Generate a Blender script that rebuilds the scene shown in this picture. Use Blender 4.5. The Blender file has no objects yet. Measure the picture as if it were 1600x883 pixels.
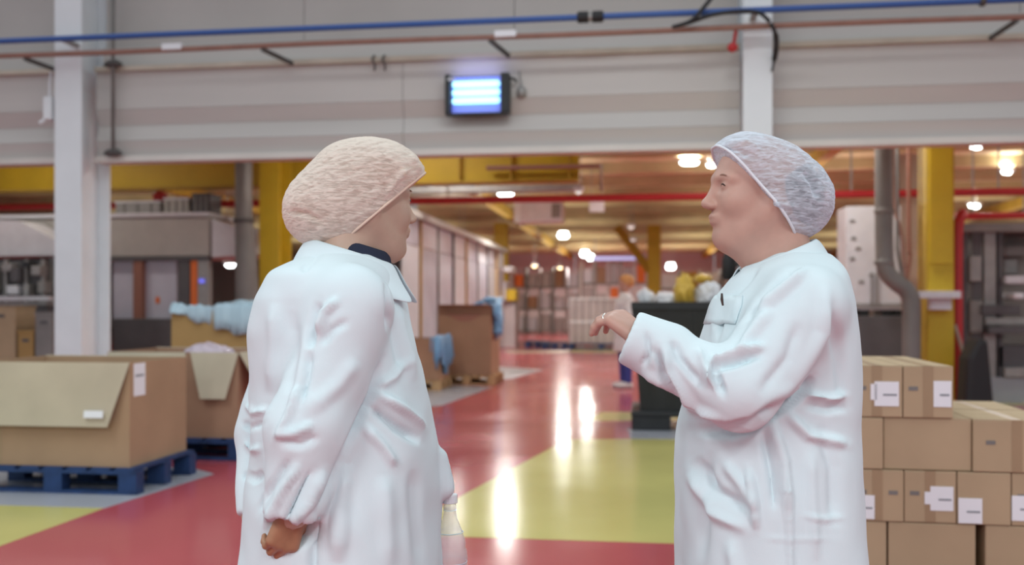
import bpy, math, random
import numpy as np
from mathutils import Vector, Matrix
random.seed(7)
rng = np.random.default_rng(5)

# ------------------------------------------------------------------ camera, world, lights, exposure
F_PX, HOR, CAM_H = 1500.0, 480.0, 1.25
YAW = math.radians(7.82)
CS, SN = math.cos(YAW), math.sin(YAW)
scene = bpy.context.scene
COL = scene.collection
cam_d = bpy.data.cameras.new('camera')
cam = bpy.data.objects.new('camera', cam_d); COL.objects.link(cam)
cam.location = (0, 0, CAM_H); cam.rotation_euler = (math.pi/2, 0, YAW)
cam_d.sensor_width = 36; cam_d.lens = F_PX/1600*36; cam_d.shift_y = (HOR-441.5)/1600
cam_d.clip_end = 200
cam_d.dof.use_dof = True; cam_d.dof.focus_distance = 2.0; cam_d.dof.aperture_fstop = 2.8
scene.camera = cam
scene.view_settings.view_transform = 'Standard'
scene.view_settings.look = 'None'
scene.view_settings.exposure = 0.0
scene.view_settings.gamma = 1.0
scene.view_settings.use_curve_mapping = False
world = bpy.data.worlds.new('world'); scene.world = world
world.use_nodes = True
world.node_tree.nodes['Background'].inputs[0].default_value = (0.87, 0.95, 1.0, 1)
world.node_tree.nodes['Background'].inputs[1].default_value = 0.64

def area_light(name, loc, size, power, color=(1, 1, 1), parent=None, rot=(0, 0, 0), spread=180):
    l = bpy.data.lights.new(name, 'AREA'); l.shape = 'RECTANGLE'
    l.size, l.size_y = size; l.energy = power; l.color = color; l.spread = math.radians(spread)
    o = bpy.data.objects.new(name, l); COL.objects.link(o)
    o.location = loc; o.rotation_euler = rot
    if parent: o.parent = parent
    return o
# ceiling lamps of the hall we stand in (above and behind the camera, out of frame)
area_light('hall_area_light', (-2.2, -3.2, 4.3), (0.6, 3.0), 215, (0.91, 0.97, 1.0))
area_light('hall_area_light', (2.0, -3.2, 4.3), (0.6, 3.0), 195, (0.91, 0.97, 1.0))
area_light('hall_area_light', (-4.6, 3.0, 5.2), (0.6, 3.0), 105, (0.88, 0.98, 1.0))
area_light('hall_area_light', (4.2, 3.2, 5.2), (0.6, 3.0), 80, (0.88, 0.98, 1.0))
area_light('hall_area_light', (-0.4, 6.2, 5.4), (3.0, 0.6), 90, (0.92, 0.98, 1.0))

# ------------------------------------------------------------------ geometry of the view -> world points
def pt(px, py, t):
    xc = (px-800)/F_PX
    return Vector((-SN*t + CS*xc*t, CS*t + SN*xc*t, CAM_H + (HOR-py)/F_PX*t))
def tY(px, Y): return Y/(CS + SN*(px-800)/F_PX)
def ptY(px, py, Y): return pt(px, py, tY(px, Y))
def X_at(px, Y): return ptY(px, HOR, Y).x
def Z_at(px, py, Y): return ptY(px, py, Y).z
def gnd(px, py): return pt(px, py, F_PX*CAM_H/(py-HOR))
def ptz(px, py, z): return pt(px, py, F_PX*(z-CAM_H)/(HOR-py))

# ------------------------------------------------------------------ materials
MATS = {}
def mat(name, color, rough=0.6, metal=0.0, spec=0.5, var=0.0, vscale=6.0, bump=0.0, bscale=60.0,
        emit=None, estr=0.0, alpha=1.0, trans=0.0, stretch=(1, 1, 1), sss=0.0, rvar=0.0, ior=1.45):
    if name in MATS: return MATS[name]
    m = bpy.data.materials.new(name); m.use_nodes = True
    nt = m.node_tree; b = nt.nodes['Principled BSDF']
    c = tuple(color)+(1,)
    b.inputs['Base Color'].default_value = c
    b.inputs['Roughness'].default_value = rough; b.inputs['Metallic'].default_value = metal
    b.inputs['Specular IOR Level'].default_value = spec
    b.inputs['Alpha'].default_value = alpha
    b.inputs['Transmission Weight'].default_value = trans
    b.inputs['IOR'].default_value = ior
    if sss:
        b.inputs['Subsurface Weight'].default_value = sss
        b.inputs['Subsurface Radius'].default_value = (0.02, 0.008, 0.005)
        b.inputs['Subsurface Scale'].default_value = 0.5
    if emit:
        b.inputs['Emission Color'].default_value = tuple(emit)+(1,)
        b.inputs['Emission Strength'].default_value = estr
    if var or bump or rvar:
        tc = nt.nodes.new('ShaderNodeTexCoord'); mp = nt.nodes.new('ShaderNodeMapping')
        mp.inputs['Scale'].default_value = stretch
        nt.links.new(tc.outputs['Object'], mp.inputs['Vector'])
    if var or rvar:
        n = nt.nodes.new('ShaderNodeTexNoise'); n.inputs['Scale'].default_value = vscale
        n.inputs['Detail'].default_value = 5
        nt.links.new(mp.outputs[0], n.inputs['Vector'])
    if var:
        r = nt.nodes.new('ShaderNodeMapRange')
        r.inputs['From Min'].default_value = 0.3; r.inputs['From Max'].default_value = 0.7
        r.inputs['To Min'].default_value = 1-var; r.inputs['To Max'].default_value = 1+var
        nt.links.new(n.outputs['Fac'], r.inputs['Value'])
        mx = nt.nodes.new('ShaderNodeVectorMath'); mx.operation = 'SCALE'
        mx.inputs[0].default_value = color
        nt.links.new(r.outputs[0], mx.inputs['Scale'])
        nt.links.new(mx.outputs[0], b.inputs['Base Color'])
    if rvar:
        r2 = nt.nodes.new('ShaderNodeMapRange')
        r2.inputs['From Min'].default_value = 0.3; r2.inputs['From Max'].default_value = 0.7
        r2.inputs['To Min'].default_value = max(0, rough-rvar); r2.inputs['To Max'].default_value = rough+rvar
        nt.links.new(n.outputs['Fac'], r2.inputs['Value'])
        nt.links.new(r2.outputs[0], b.inputs['Roughness'])
    if bump:
        n2 = nt.nodes.new('ShaderNodeTexNoise'); n2.inputs['Scale'].default_value = bscale
        n2.inputs['Detail'].default_value = 4
        nt.links.new(mp.outputs[0], n2.inputs['Vector'])
        bp = nt.nodes.new('ShaderNodeBump'); bp.inputs['Strength'].default_value = bump
        bp.inputs['Distance'].default_value = 0.01
        nt.links.new(n2.outputs['Fac'], bp.inputs['Height'])
        nt.links.new(bp.outputs[0], b.inputs['Normal'])
    MATS[name] = m
    return m

def net_mat(name, white, density):
    """crinkled non-woven netting: white fibre over clear gaps"""
    m = bpy.data.materials.new(name); m.use_nodes = True
    nt = m.node_tree; nt.nodes.clear()
    N = nt.nodes.new; L = nt.links.new
    out = N('ShaderNodeOutputMaterial'); tc = N('ShaderNodeTexCoord')
    mp = N('ShaderNodeMapping'); mp.inputs['Rotation'].default_value = (0, math.radians(28), 0)
    mp.inputs['Scale'].default_value = (45, 45, 190)
    L(tc.outputs['Object'], mp.inputs['Vector'])
    n1 = N('ShaderNodeTexNoise'); n1.inputs['Scale'].default_value = 1.0; n1.inputs['Detail'].default_value = 3
    n1.inputs['Distortion'].default_value = 0.8
    L(mp.outputs[0], n1.inputs['Vector'])
    r = N('ShaderNodeMapRange'); r.inputs['From Min'].default_value = 0.36; r.inputs['From Max'].default_value = 0.66
    r.inputs['To Min'].default_value = max(0, density-0.22); r.inputs['To Max'].default_value = min(1, density+0.27)
    L(n1.outputs['Fac'], r.inputs['Value'])
    lw = N('ShaderNodeLayerWeight'); lw.inputs['Blend'].default_value = 0.35   # threads pile up where the net turns edge-on
    add = N('ShaderNodeMath'); add.operation = 'ADD'; add.use_clamp = True
    L(r.outputs[0], add.inputs[0])
    ml = N('ShaderNodeMath'); ml.operation = 'MULTIPLY'; ml.inputs[1].default_value = 0.6
    L(lw.outputs['Facing'], ml.inputs[0]); L(ml.outputs[0], add.inputs[1])
    bp = N('ShaderNodeBump'); bp.inputs['Strength'].default_value = 0.5; bp.inputs['Distance'].default_value = 0.006
    L(n1.outputs['Fac'], bp.inputs['Height'])
    df = N('ShaderNodeBsdfDiffuse'); df.inputs['Color'].default_value = white+(1,)
    L(bp.outputs[0], df.inputs['Normal'])
    tl = N('ShaderNodeBsdfTranslucent'); tl.inputs['Color'].default_value = white+(1,)
    mx = N('ShaderNodeMixShader'); mx.inputs[0].default_value = 0.25
    L(df.outputs[0], mx.inputs[1]); L(tl.outputs[0], mx.inputs[2])
    tr = N('ShaderNodeBsdfTransparent')
    m2 = N('ShaderNodeMixShader')
    L(add.outputs[0], m2.inputs[0]); L(tr.outputs[0], m2.inputs[1]); L(mx.outputs[0], m2.inputs[2])
    L(m2.outputs[0], out.inputs['Surface'])
    return m

def film_mat(name, color, density, gloss=0.15):
    m = bpy.data.materials.new(name); m.use_nodes = True
    nt = m.node_tree; nt.nodes.clear(); N = nt.nodes.new; L = nt.links.new
    out = N('ShaderNodeOutputMaterial')
    p = N('ShaderNodeBsdfPrincipled'); p.inputs['Base Color'].default_value = color+(1,)
    p.inputs['Roughness'].default_value = gloss
    tc = N('ShaderNodeTexCoord'); n1 = N('ShaderNodeTexNoise'); n1.inputs['Scale'].default_value = 9
    n1.inputs['Detail'].default_value = 4; L(tc.outputs['Object'], n1.inputs['Vector'])
    bp = N('ShaderNodeBump'); bp.inputs['Strength'].default_value = 0.5; bp.inputs['Distance'].default_value = 0.03
    L(n1.outputs['Fac'], bp.inputs['Height']); L(bp.outputs[0], p.inputs['Normal'])
    tr = N('ShaderNodeBsdfTransparent'); m2 = N('ShaderNodeMixShader'); m2.inputs[0].default_value = density
    L(tr.outputs[0], m2.inputs[1]); L(p.outputs[0], m2.inputs[2]); L(m2.outputs[0], out.inputs['Surface'])
    return m

def cardboard(name, color):
    return mat(name, color, rough=0.85, spec=0.2, var=0.07, vscale=3.0, bump=0.05, bscale=40)
CARD = cardboard('cardboard', (0.40, 0.265, 0.165))
CARD_IN = cardboard('cardboard_inside', (0.50, 0.44, 0.33))
CARD_RED = cardboard('cardboard_reddish', (0.36, 0.215, 0.14))
CARD_YEL = cardboard('cardboard_ochre', (0.42, 0.27, 0.11))
CARTON = cardboard('carton_board', (0.45, 0.335, 0.215))
TAPE = mat('packing_tape', (0.36, 0.25, 0.15), rough=0.35, var=0.05)
PAPER = mat('label_paper', (0.82, 0.84, 0.88), rough=0.7)
INK = mat('label_print', (0.25, 0.27, 0.30), rough=0.7)
BLUEWOOD = mat('blue_painted_wood', (0.015, 0.042, 0.125), rough=0.65, var=0.3, vscale=8, bump=0.2, bscale=30)
BAREWOOD = mat('bare_pallet_wood', (0.46, 0.29, 0.15), rough=0.8, var=0.2, vscale=7, bump=0.2)
WHITEPAINT = mat('white_column_paint', (0.80, 0.84, 0.87), rough=0.45, var=0.04, vscale=2)
CREAM = mat('cream_wall_panel', (0.57, 0.545, 0.52), rough=0.5, var=0.05, vscale=1.2, stretch=(0.3, 1, 3))
UPPER = mat('upper_wall_sheet', (0.48, 0.455, 0.435), rough=0.55, var=0.05, vscale=1)
EDGE = mat('dusty_ledge', (0.58, 0.53, 0.44), rough=0.7, var=0.1, vscale=3)
LIPTRIM = mat('pale_edge_trim', (0.70, 0.665, 0.62), rough=0.55, var=0.05, vscale=2)
BLUEPIPE = mat('blue_pipe_paint', (0.04, 0.11, 0.36), rough=0.35)
COPPER = mat('brown_pipe_paint', (0.30, 0.165, 0.13), rough=0.5, var=0.1)
DARKSTEEL = mat('dark_steel', (0.10, 0.095, 0.09), rough=0.5, metal=0.3)
GREYSTEEL = mat('grey_steel', (0.33, 0.32, 0.31), rough=0.45, metal=0.3, var=0.1)
DUCT = mat('weathered_duct', (0.20, 0.19, 0.18), rough=0.55, metal=0.2, var=0.12, vscale=3)
BLACKP = mat('black_plastic', (0.017, 0.018, 0.02), rough=0.42, var=0.2)
RUBBER = mat('black_rubber', (0.02, 0.02, 0.022), rough=0.6)
YELLOW = mat('yellow_steel_paint', (0.55, 0.375, 0.02), rough=0.5, var=0.08, vscale=2)
YELLOWD = mat('darker_yellow_steel_paint', (0.46, 0.30, 0.035), rough=0.6, var=0.12, vscale=2)  # same steel yellow, darker and browner
RED = mat('red_pipe_paint', (0.50, 0.03, 0.035), rough=0.4)
DECK = mat('brown_roof_deck', (0.60, 0.52, 0.32), rough=0.8, var=0.12, vscale=1.5)
PURLIN = mat('brown_roof_purlin', (0.50, 0.42, 0.25), rough=0.8, var=0.12, vscale=1.5)
HOODM = mat('beige_machine_hood', (0.44, 0.42, 0.39), rough=0.5, var=0.05)
PALE = mat('pale_machine_panel', (0.66, 0.66, 0.70), rough=0.4, var=0.05)
LAVENDER = mat('clouded_guard_panel', (0.56, 0.55, 0.63), rough=0.25, var=0.1, vscale=1.5)
ORANGE = mat('orange_enamel', (0.75, 0.17, 0.03), rough=0.45)
BROWNP = mat('brown_guard_post', (0.30, 0.13, 0.09), rough=0.5)
MACH = mat('grey_machine_paint', (0.24, 0.23, 0.22), rough=0.5, var=0.12, vscale=3)
MACHD = mat('charcoal_machine_paint', (0.10, 0.095, 0.10), rough=0.5, var=0.15, vscale=3)
FARWALL = mat('mauve_far_wall', (0.56, 0.51, 0.52), rough=0.7, var=0.06)
WRAPM = mat('cloudy_stretch_wrap', (0.42, 0.37, 0.38), rough=0.25, var=0.08, vscale=2, bump=0.3, bscale=8)
BLUEFILM = film_mat('blue_liner_film', (0.22, 0.46, 0.75), 0.82)
CLEARFILM = film_mat('clear_blue_liner_film', (0.55, 0.72, 0.82), 0.72)
PINKFILM = film_mat('pinkish_clear_film', (0.75, 0.65, 0.75), 0.6)
LAMPGLOW = mat('lamp_diffuser', (0.9, 0.95, 0.95), emit=(0.92, 1.0, 0.98), estr=14)
WARMGLOW = mat('warm_lamp_lens', (0.9, 0.8, 0.6), emit=(1.0, 0.76, 0.42), estr=5)
TUBEGLOW = mat('ultraviolet_tube', (0.6, 0.9, 1.0), emit=(0.42, 0.93, 1.0), estr=1.5)
SKIN_F = mat('fair_skin', (0.52, 0.31, 0.245), rough=0.5, var=0.06, vscale=25, sss=0.12)
SKIN_T = mat('tan_skin', (0.48, 0.33, 0.25), rough=0.5, var=0.06, vscale=25, sss=0.12)
SKIN_H = mat('brown_hand_skin', (0.36, 0.18, 0.10), rough=0.5, var=0.1, vscale=40)
LIP = mat('lip_skin', (0.46, 0.22, 0.19), rough=0.4)
EYE = mat('eye_dark', (0.05, 0.03, 0.025), rough=0.2)
EYEW = mat('eye_white', (0.62, 0.58, 0.55), rough=0.3)
BROW = mat('eyebrow_hair', (0.30, 0.18, 0.13), rough=0.8)
HAIR_G = mat('greying_dark_hair', (0.13, 0.125, 0.135), rough=0.5, var=0.5, vscale=30, stretch=(1, 1, 4))
HAIR_B = mat('warm_brown_hair', (0.42, 0.245, 0.15), rough=0.5, var=0.35, vscale=30, stretch=(1, 1, 4))
COAT = mat('white_cotton_coat', (0.665, 0.765, 0.795), rough=0.75, spec=0.25, var=0.012, vscale=5, bump=0.06, bscale=500)
COATFAR = mat('white_coat_cloth', (0.74, 0.75, 0.77), rough=0.8)
NAVY = mat('navy_knit', (0.012, 0.017, 0.04), rough=0.8)
TROUSER = mat('dark_trouser_cloth', (0.02, 0.024, 0.04), rough=0.8)
SHOEM = mat('white_shoe', (0.72, 0.72, 0.72), rough=0.5)
GOLD = mat('silver_ring', (0.80, 0.78, 0.75), rough=0.2, metal=1.0)
NET_W = net_mat('bluish_white_net', (0.74, 0.80, 0.88), 0.50)
NET_P = net_mat('cream_white_net', (0.86, 0.77, 0.68), 0.72)
ELASTIC = mat('white_elastic', (0.74, 0.76, 0.80), rough=0.8)
ELASTIC_P = mat('cream_elastic', (0.72, 0.56, 0.45), rough=0.8)
BOTTLE = film_mat('clear_bottle_plastic', (0.78, 0.78, 0.80), 0.34, 0.06)

# ------------------------------------------------------------------ mesh helpers
def link(name, me, material=None, parent=None, bevel=0, smooth=False, loc=None, rotz=0):
    o = bpy.data.objects.new(name, me); COL.objects.link(o)
    if material and not me.materials: me.materials.append(material)
    if parent: o.parent = parent
    if loc is not None: o.location = loc
    if rotz: o.rotation_euler.z = rotz
    if bevel:
        b = o.modifiers.new('bevel', 'BEVEL'); b.width = bevel; b.segments = 2; b.limit_method = 'ANGLE'
    if smooth:
        me.polygons.foreach_set('use_smooth', [True]*len(me.polygons))
    return o
class MB:
    def __init__(s): s.v = []; s.f = []
    def add(s, v, f):
        n = len(s.v); s.v += [tuple(p) for p in v]; s.f += [tuple(i+n for i in q) for q in f]; return s
    def box(s, x0, x1, y0, y1, z0, z1):
        v = [(x0,y0,z0),(x1,y0,z0),(x1,y1,z0),(x0,y1,z0),(x0,y0,z1),(x1,y0,z1),(x1,y1,z1),(x0,y1,z1)]
        return s.add(v, [(3,2,1,0),(4,5,6,7),(0,1,5,4),(1,2,6,5),(2,3,7,6),(3,0,4,7)])
    def cbox(s, c, d):
        return s.box(c[0]-d[0]/2, c[0]+d[0]/2, c[1]-d[1]/2, c[1]+d[1]/2, c[2]-d[2]/2, c[2]+d[2]/2)
    def prism(s, poly, vec):
        """polygon of 3-D points extruded by vec"""
        n = len(poly); vec = Vector(vec)
        v = [Vector(p) for p in poly] + [Vector(p)+vec for p in poly]
        f = [tuple(range(n)), tuple(range(2*n-1, n-1, -1))]
        f += [(i, i+n, (i+1) % n+n, (i+1) % n) for i in range(n)]
        return s.add(v, f)
    def tube(s, pts, r, seg=10, closed=False):
        pts = [Vector(p) for p in pts]; n = len(pts)
        rs = r if isinstance(r, (list, tuple)) else [r]*n
        rings = []; up = None
        for i, p in enumerate(pts):
            if closed: d = pts[(i+1) % n]-pts[i-1]
            else: d = pts[min(i+1, n-1)]-pts[max(i-1, 0)]
            d = d.normalized() if d.length > 1e-9 else Vector((0, 0, 1))
            if up is None:
                a = Vector((0, 0, 1)) if abs(d.z) < 0.9 else Vector((1, 0, 0))
                up = (a-d*a.dot(d)).normalized()
            else:
                up = (up-d*up.dot(d)); up = up.normalized() if up.length > 1e-6 else d.orthogonal().normalized()
            sd = d.cross(up)
            rings.append([p+(up*math.cos(a)+sd*math.sin(a))*rs[i] for a in [2*math.pi*k/seg for k in range(seg)]])
        v = [q for rg in rings for q in rg]; f = []
        m = n if closed else n-1
        for i in range(m):
            j = (i+1) % n
            f += [(i*seg+k, i*seg+(k+1) % seg, j*seg+(k+1) % seg, j*seg+k) for k in range(seg)]
        if not closed:
            f += [tuple(range(seg-1, -1, -1)), tuple((n-1)*seg+k for k in range(seg))]
        return s.add(v, f)
    def lathe(s, prof, seg=24, c=(0, 0, 0)):
        n = len(prof)
        v = [(c[0]+r*math.cos(2*math.pi*k/seg), c[1]+r*math.sin(2*math.pi*k/seg), c[2]+z) for r, z in prof for k in range(seg)]
        f = [(i*seg+k, i*seg+(k+1) % seg, (i+1)*seg+(k+1) % seg, (i+1)*seg+k) for i in range(n-1) for k in range(seg)]
        f += [tuple(range(seg-1, -1, -1)), tuple((n-1)*seg+k for k in range(seg))]
        return s.add(v, f)
    def mesh(s, name):
        me = bpy.data.meshes.new(name); me.from_pydata(s.v, [], s.f); me.update(); return me
    def build(s, name, material, parent=None, **k):
        return link(name, s.mesh(name), material, parent, **k)
def tag(o, label=None, cat=None, group=None, kind=None):
    if label: o['label'] = label
    if cat: o['category'] = cat
    if group: o['group'] = group
    if kind: o['kind'] = kind
    return o
def thing(name, label, cat, loc=(0, 0, 0), rotz=0, group=None):
    o = bpy.data.objects.new(name, None); COL.objects.link(o)
    o.location = loc; o.rotation_euler.z = rotz; o.empty_display_size = 0.1
    return tag(o, label, cat, group)
def setting(name, label=None, cat=None):
    o = bpy.data.objects.new(name, None); COL.objects.link(o)
    return tag(o, label, cat, kind='structure')
def pbox(px0, px1, py0, py1, Y, depth, floor=False):
    """world box whose front face at building depth Y covers these pixels"""
    pm = (px0+px1)/2
    z0 = 0 if floor else Z_at(pm, py1, Y)
    return (X_at(px0, Y), X_at(px1, Y), Y, Y+depth, z0, Z_at(pm, py0, Y))
def part(parent, name, box, material, bevel=0.0):
    """box given in world coordinates, parented to an unrotated root"""
    l = parent.location
    x0, x1, y0, y1, z0, z1 = box
    c = Vector(((x0+x1)/2, (y0+y1)/2, (z0+z1)/2))
    o = MB().cbox((0, 0, 0), (abs(x1-x0), abs(y1-y0), abs(z1-z0))).build(name, material, parent, bevel=bevel)
    o.location = c-l
    return o

# ------------------------------------------------------------------ floor
floor = setting('floor', 'glossy red painted factory floor with yellow and grey zones', 'floor')
def floor_mat(name, color, rough=0.17):
    return mat(name, color, rough=rough, spec=0.40, var=0.06, vscale=0.9, bump=0.012, bscale=5, rvar=0.05)
FRED = floor_mat('red_floor_paint', (0.43, 0.082, 0.100))
FYEL = floor_mat('yellow_floor_paint', (0.54, 0.49, 0.17))
FGREY = floor_mat('grey_floor_paint', (0.33, 0.34, 0.38), 0.3)
FBEIGE = floor_mat('beige_floor_paint', (0.48, 0.40, 0.30), 0.22)
MB().box(-40, 40, -6, 62, -0.2, 0.0).build('red_slab', FRED, floor)
def zone(pxs, m, h=0.0015):
    P = [gnd(*p) for p in pxs]
    MB().prism([(p.x, p.y, 0.0) for p in P], (0, 0, h)).build('painted_zone', m, floor)
zone([(590, 846.5), (697, 788), (885, 687), (1400, 681), (1700, 800), (1700, 873), (1065, 850), (700, 838.5)], FYEL)
zone([(912, 658), (940, 644), (1200, 642), (1200, 657)], FYEL)
zone([(-500, 777), (165, 793.5), (-10, 857), (-500, 1040)], FYEL)
zone([(-500, 776), (163, 794.5), (334, 741), (300, 732), (-500, 700)], FGREY, 0.003)
zone([(620, 642), (690, 634), (770, 605), (640, 598)], FGREY)
zone([(690, 601), (800, 592), (850, 578), (770, 572), (690, 572)], FGREY)
zone([(980, 669), (985, 686), (1200, 688), (1200, 669)], FGREY, 0.003)
zone([(790, 548), (790, 552), (965, 552), (1100, 549.5), (1100, 546)], FBEIGE)
zone([(895, 546), (890, 549), (1010, 549.5), (1010, 546)], FYEL, 0.003)

# ------------------------------------------------------------------ columns and header wall
CY = 10.0
def h_column(name, label, x0, x1, Y, depth, z1, material, flange=0.03, z0=0.0):
    w = x1-x0; c = (x0+x1)/2
    r = thing(name, label, 'column', (c, Y+depth/2, z0))
    part(r, 'front_flange', (x0, x1, Y, Y+flange, z0, z1), material, 0.004)
    part(r, 'web', (c-0.02, c+0.02, Y+flange, Y+depth-flange, z0, z1), material)
    part(r, 'rear_flange', (x0, x1, Y+depth-flange, Y+depth, z0, z1), material, 0.004)
    part(r, 'base_plate', (x0-0.04, x1+0.04, Y-0.04, Y+depth+0.04, z0, z0+0.02), material)
    return r
cLx0, cLx1 = X_at(85, CY), X_at(127, CY)
cRx0, cRx1 = X_at(1161, CY), X_at(1207, CY)
colL = h_column('steel_column', 'white steel column rising behind the open cardboard box on blue pallet', cLx0, cLx1, CY, 0.60, 6.0, WHITEPAINT)
colR = h_column('steel_column', 'white steel column standing behind the right woman', cRx0, cRx1, CY, 0.60, 6.0, WHITEPAINT)

HY = 10.32
def hz(py): return Z_at(400, py, HY)
wall = setting('wall_back', 'pale panelled header wall above the wide opening', 'wall')
prof = [  # (py bottom, py top, y offset bottom, y offset top, material)
    (250, 240, -0.06, -0.06, LIPTRIM), (240, 216, 0.02, -0.035, CREAM), (216, 190, -0.035, 0.03, CREAM),
    (190, 166, 0.03, -0.04, CREAM), (166, 106, -0.04, -0.03, CREAM), (106, 98, -0.075, -0.075, EDGE)]
bays = [(-16, cLx0-0.002), (cLx1+0.002, cRx0-0.002), (cRx1+0.002, 14)]
for bx0, bx1 in bays:
    for b, t, o0, o1, m in prof:
        zb, zt = hz(b), hz(t)
        poly = [(bx0, HY+o0, zb+0.003), (bx0, HY+0.16, zb+0.003), (bx0, HY+0.16, zt), (bx0, HY+o1, zt)]
        nseg = 1 if m in (EDGE, LIPTRIM) else max(1, round((bx1-bx0)/3.2))
        for k in range(nseg):
            s0 = bx0+(bx1-bx0)*k/nseg+0.003; s1 = bx0+(bx1-bx0)*(k+1)/nseg-0.003
            MB().prism([(s0, p[1], p[2]) for p in poly], (s1-s0, 0, 0)).build('edge_trim' if m in (EDGE, LIPTRIM) else 'header_panel', m, wall)
# set-back rail above the header and upper sheets
zt = hz(97)
UY = HY+0.18
for bx0, bx1 in bays:
    MB().box(bx0, bx1, UY-0.06, UY+0.06, zt-0.1, hz(62)).build('rail_beam', CREAM, wall)
    n = max(1, round((bx1-bx0)/2.4))
    for k in range(n):
        MB().box(bx0+(bx1-bx0)*k/n+0.004, bx0+(bx1-bx0)*(k+1)/n-0.004, UY, UY+0.08, hz(62), 6.0).build('wall_sheet', UPPER, wall)

# pipes in front of the header
def xpipe(name, label, x0, x1, Y, z, r, m, n=24, sag=0.0):
    o = thing(name, label, 'pipe', (x0, Y, z))
    MB().tube([(d, 0, sag*math.sin(d*1.3)) for d in np.linspace(0, x1-x0, n)], r, 12).build('pipe_run', m, o, smooth=True)
    return o
BZ = Z_at(400, 48, 9.7)
blue = xpipe('air_pipe', 'long blue compressed air pipe running along the header wall', -14, 13, 9.7, BZ, 0.032, BLUEPIPE)
def on_pipe(parent, name, px, Y, z, length, r, m):
    o = MB().tube([(-length/2, 0, 0), (-length/2+.01, 0, 0), (length/2-.01, 0, 0), (length/2, 0, 0)], [r*.85, r, r, r*.85], 14).build(name, m, parent, smooth=False)
    o.location = Vector((X_at(px, Y), Y, z))-parent.location
for px in (911, 934): on_pipe(blue, 'coupling', px, 9.7, BZ, 0.115, 0.058, RUBBER)
on_pipe(blue, 'coupling_sleeve', 922, 9.7, BZ, 0.13, 0.044, GREYSTEEL)
on_pipe(blue, 'pipe_clip', 1535, 9.7, BZ, 0.05, 0.055, DARKSTEEL)
for px in (96, 1181):
    o = MB().box(-0.03, 0.03, 0.03, 0.36, -0.02, 0.02).build('pipe_bracket', GREYSTEEL, blue)
    o.location = Vector((X_at(px, 9.7), 9.7, BZ))-blue.location
    o.scale.y = 0.8
CZ = Z_at(400, 72, 9.72)
cop = xpipe('brown_pipe', 'reddish brown pipe running just under the blue pipe', -14, 13, 9.72, CZ, 0.03, COPPER, sag=0.006)
for px, dx in ((52, 0.16), (425, 0.17), (778, 0.13), (1578, -0.1)):
    x = X_at(px, 9.72)
    MB().tube([(0, -0.01, -0.01), (dx, 0.40, -0.06)], 0.028, 6).build('strut', DARKSTEEL, cop, loc=Vector((x-dx*0.6, 9.72, CZ-0.03))-cop.location)
for px in (270, 790):
    o = MB().box(-0.11, 0.11, -0.035, 0.03, -0.03, 0.035).build('pipe_tag', PAPER, cop)
    o.location = Vector((X_at(px, 9.72), 9.72, CZ+0.02))-cop.location
# conduit beside the left column
cx_ = X_at(183, HY-0.05)
con = thing('conduit', 'thin grey conduit with round clamps beside the left white column', 'conduit', (cx_, HY-0.135, hz(240)))
MB().tube([(0, 0, 0), (0, 0, 5.8-hz(240))], 0.022, 10).build('conduit_run', DUCT, con, smooth=True)
for py in (238, 98):
    MB().tube([(-0.11, 0, 0), (-.05, 0, 0.01), (0.05, 0, 0.01), (0.11, 0, 0)], [0.015, 0.045, 0.045, 0.015], 8).build('clamp', DARKSTEEL, con, loc=(0, 0, hz(py)-hz(240)))
# switch box on the left column's side
p = ptY(77.5, 170, CY+0.05)
sb = thing('switch_box', 'small pale switch box on the left side of the left column', 'switch', p)
MB().cbox((0, 0, 0), (0.10, 0.10, 0.26)).build('housing', WHITEPAINT, sb, bevel=0.01)
MB().tube([(0, 0, 0.12), (0.0, 0, 0.30), (0.02, 0, 0.42)], 0.012, 8).build('cable', PAPER, sb)
MB().tube([(-0.04, -0.03, -0.13), (-0.09, -0.05, -0.17)], 0.02, 8).build('lever', PAPER, sb)
# black cables by the right column
def cable(name, label, pts, r, m=RUBBER, cat='cable'):
    b = MB().tube(pts, r, 8).build(name, m, smooth=True); return tag(b, label, cat)
def smooth_pts(P, n=8):
    P = [Vector(p) for p in P]; out = []
    for i in range(len(P)-1):
        p0 = P[max(i-1, 0)]; p1 = P[i]; p2 = P[i+1]; p3 = P[min(i+2, len(P)-1)]
        for k in range(n):
            t = k/n
            out.append(0.5*((2*p1)+(p2-p0)*t+(2*p0-5*p1+4*p2-p3)*t*t+(3*p1-p0-3*p2+p3)*t**3))
    out.append(P[-1]); return out
cable('power_cable', 'loose black cable looping over the blue pipe beside the right column',
      smooth_pts([ptY(1140, -40, 9.6), ptY(1105, 5, 9.6), ptY(1080, 32, 9.58), ptY(1052, 42, 9.6), ptY(1075, 36, 9.62), ptY(1110, 24, 9.6), ptY(1150, 18, 9.58), ptY(1185, 20, 9.6), ptY(1203, 34, 9.6)]), 0.021)
cable('drop_cable', 'short black cable hanging down the right edge of the right column',
      smooth_pts([ptY(1204, 36, 9.6), ptY(1212, 55, 9.64), ptY(1212, 80, 9.9), ptY(1206, 112, 9.95)]), [0.02]*8+[0.028]*12+[0.012]*5)
vp = ptY(1147, 60, 9.85)
vv = thing('red_valve', 'small red valve handle hanging beside the right column', 'valve', vp)
MB().tube([(0.01, -0.10, CZ-vp.z-0.02), (0.0, 0, -0.04)], 0.018, 8).build('stem', RED, vv)
MB().lathe([(0.01, -0.05), (0.045, -0.03), (0.055, 0), (0.045, 0.03), (0.01, 0.05)], 14).build('knob', RED, vv, loc=(-0.015, 0, -0.09), smooth=True)
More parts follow.
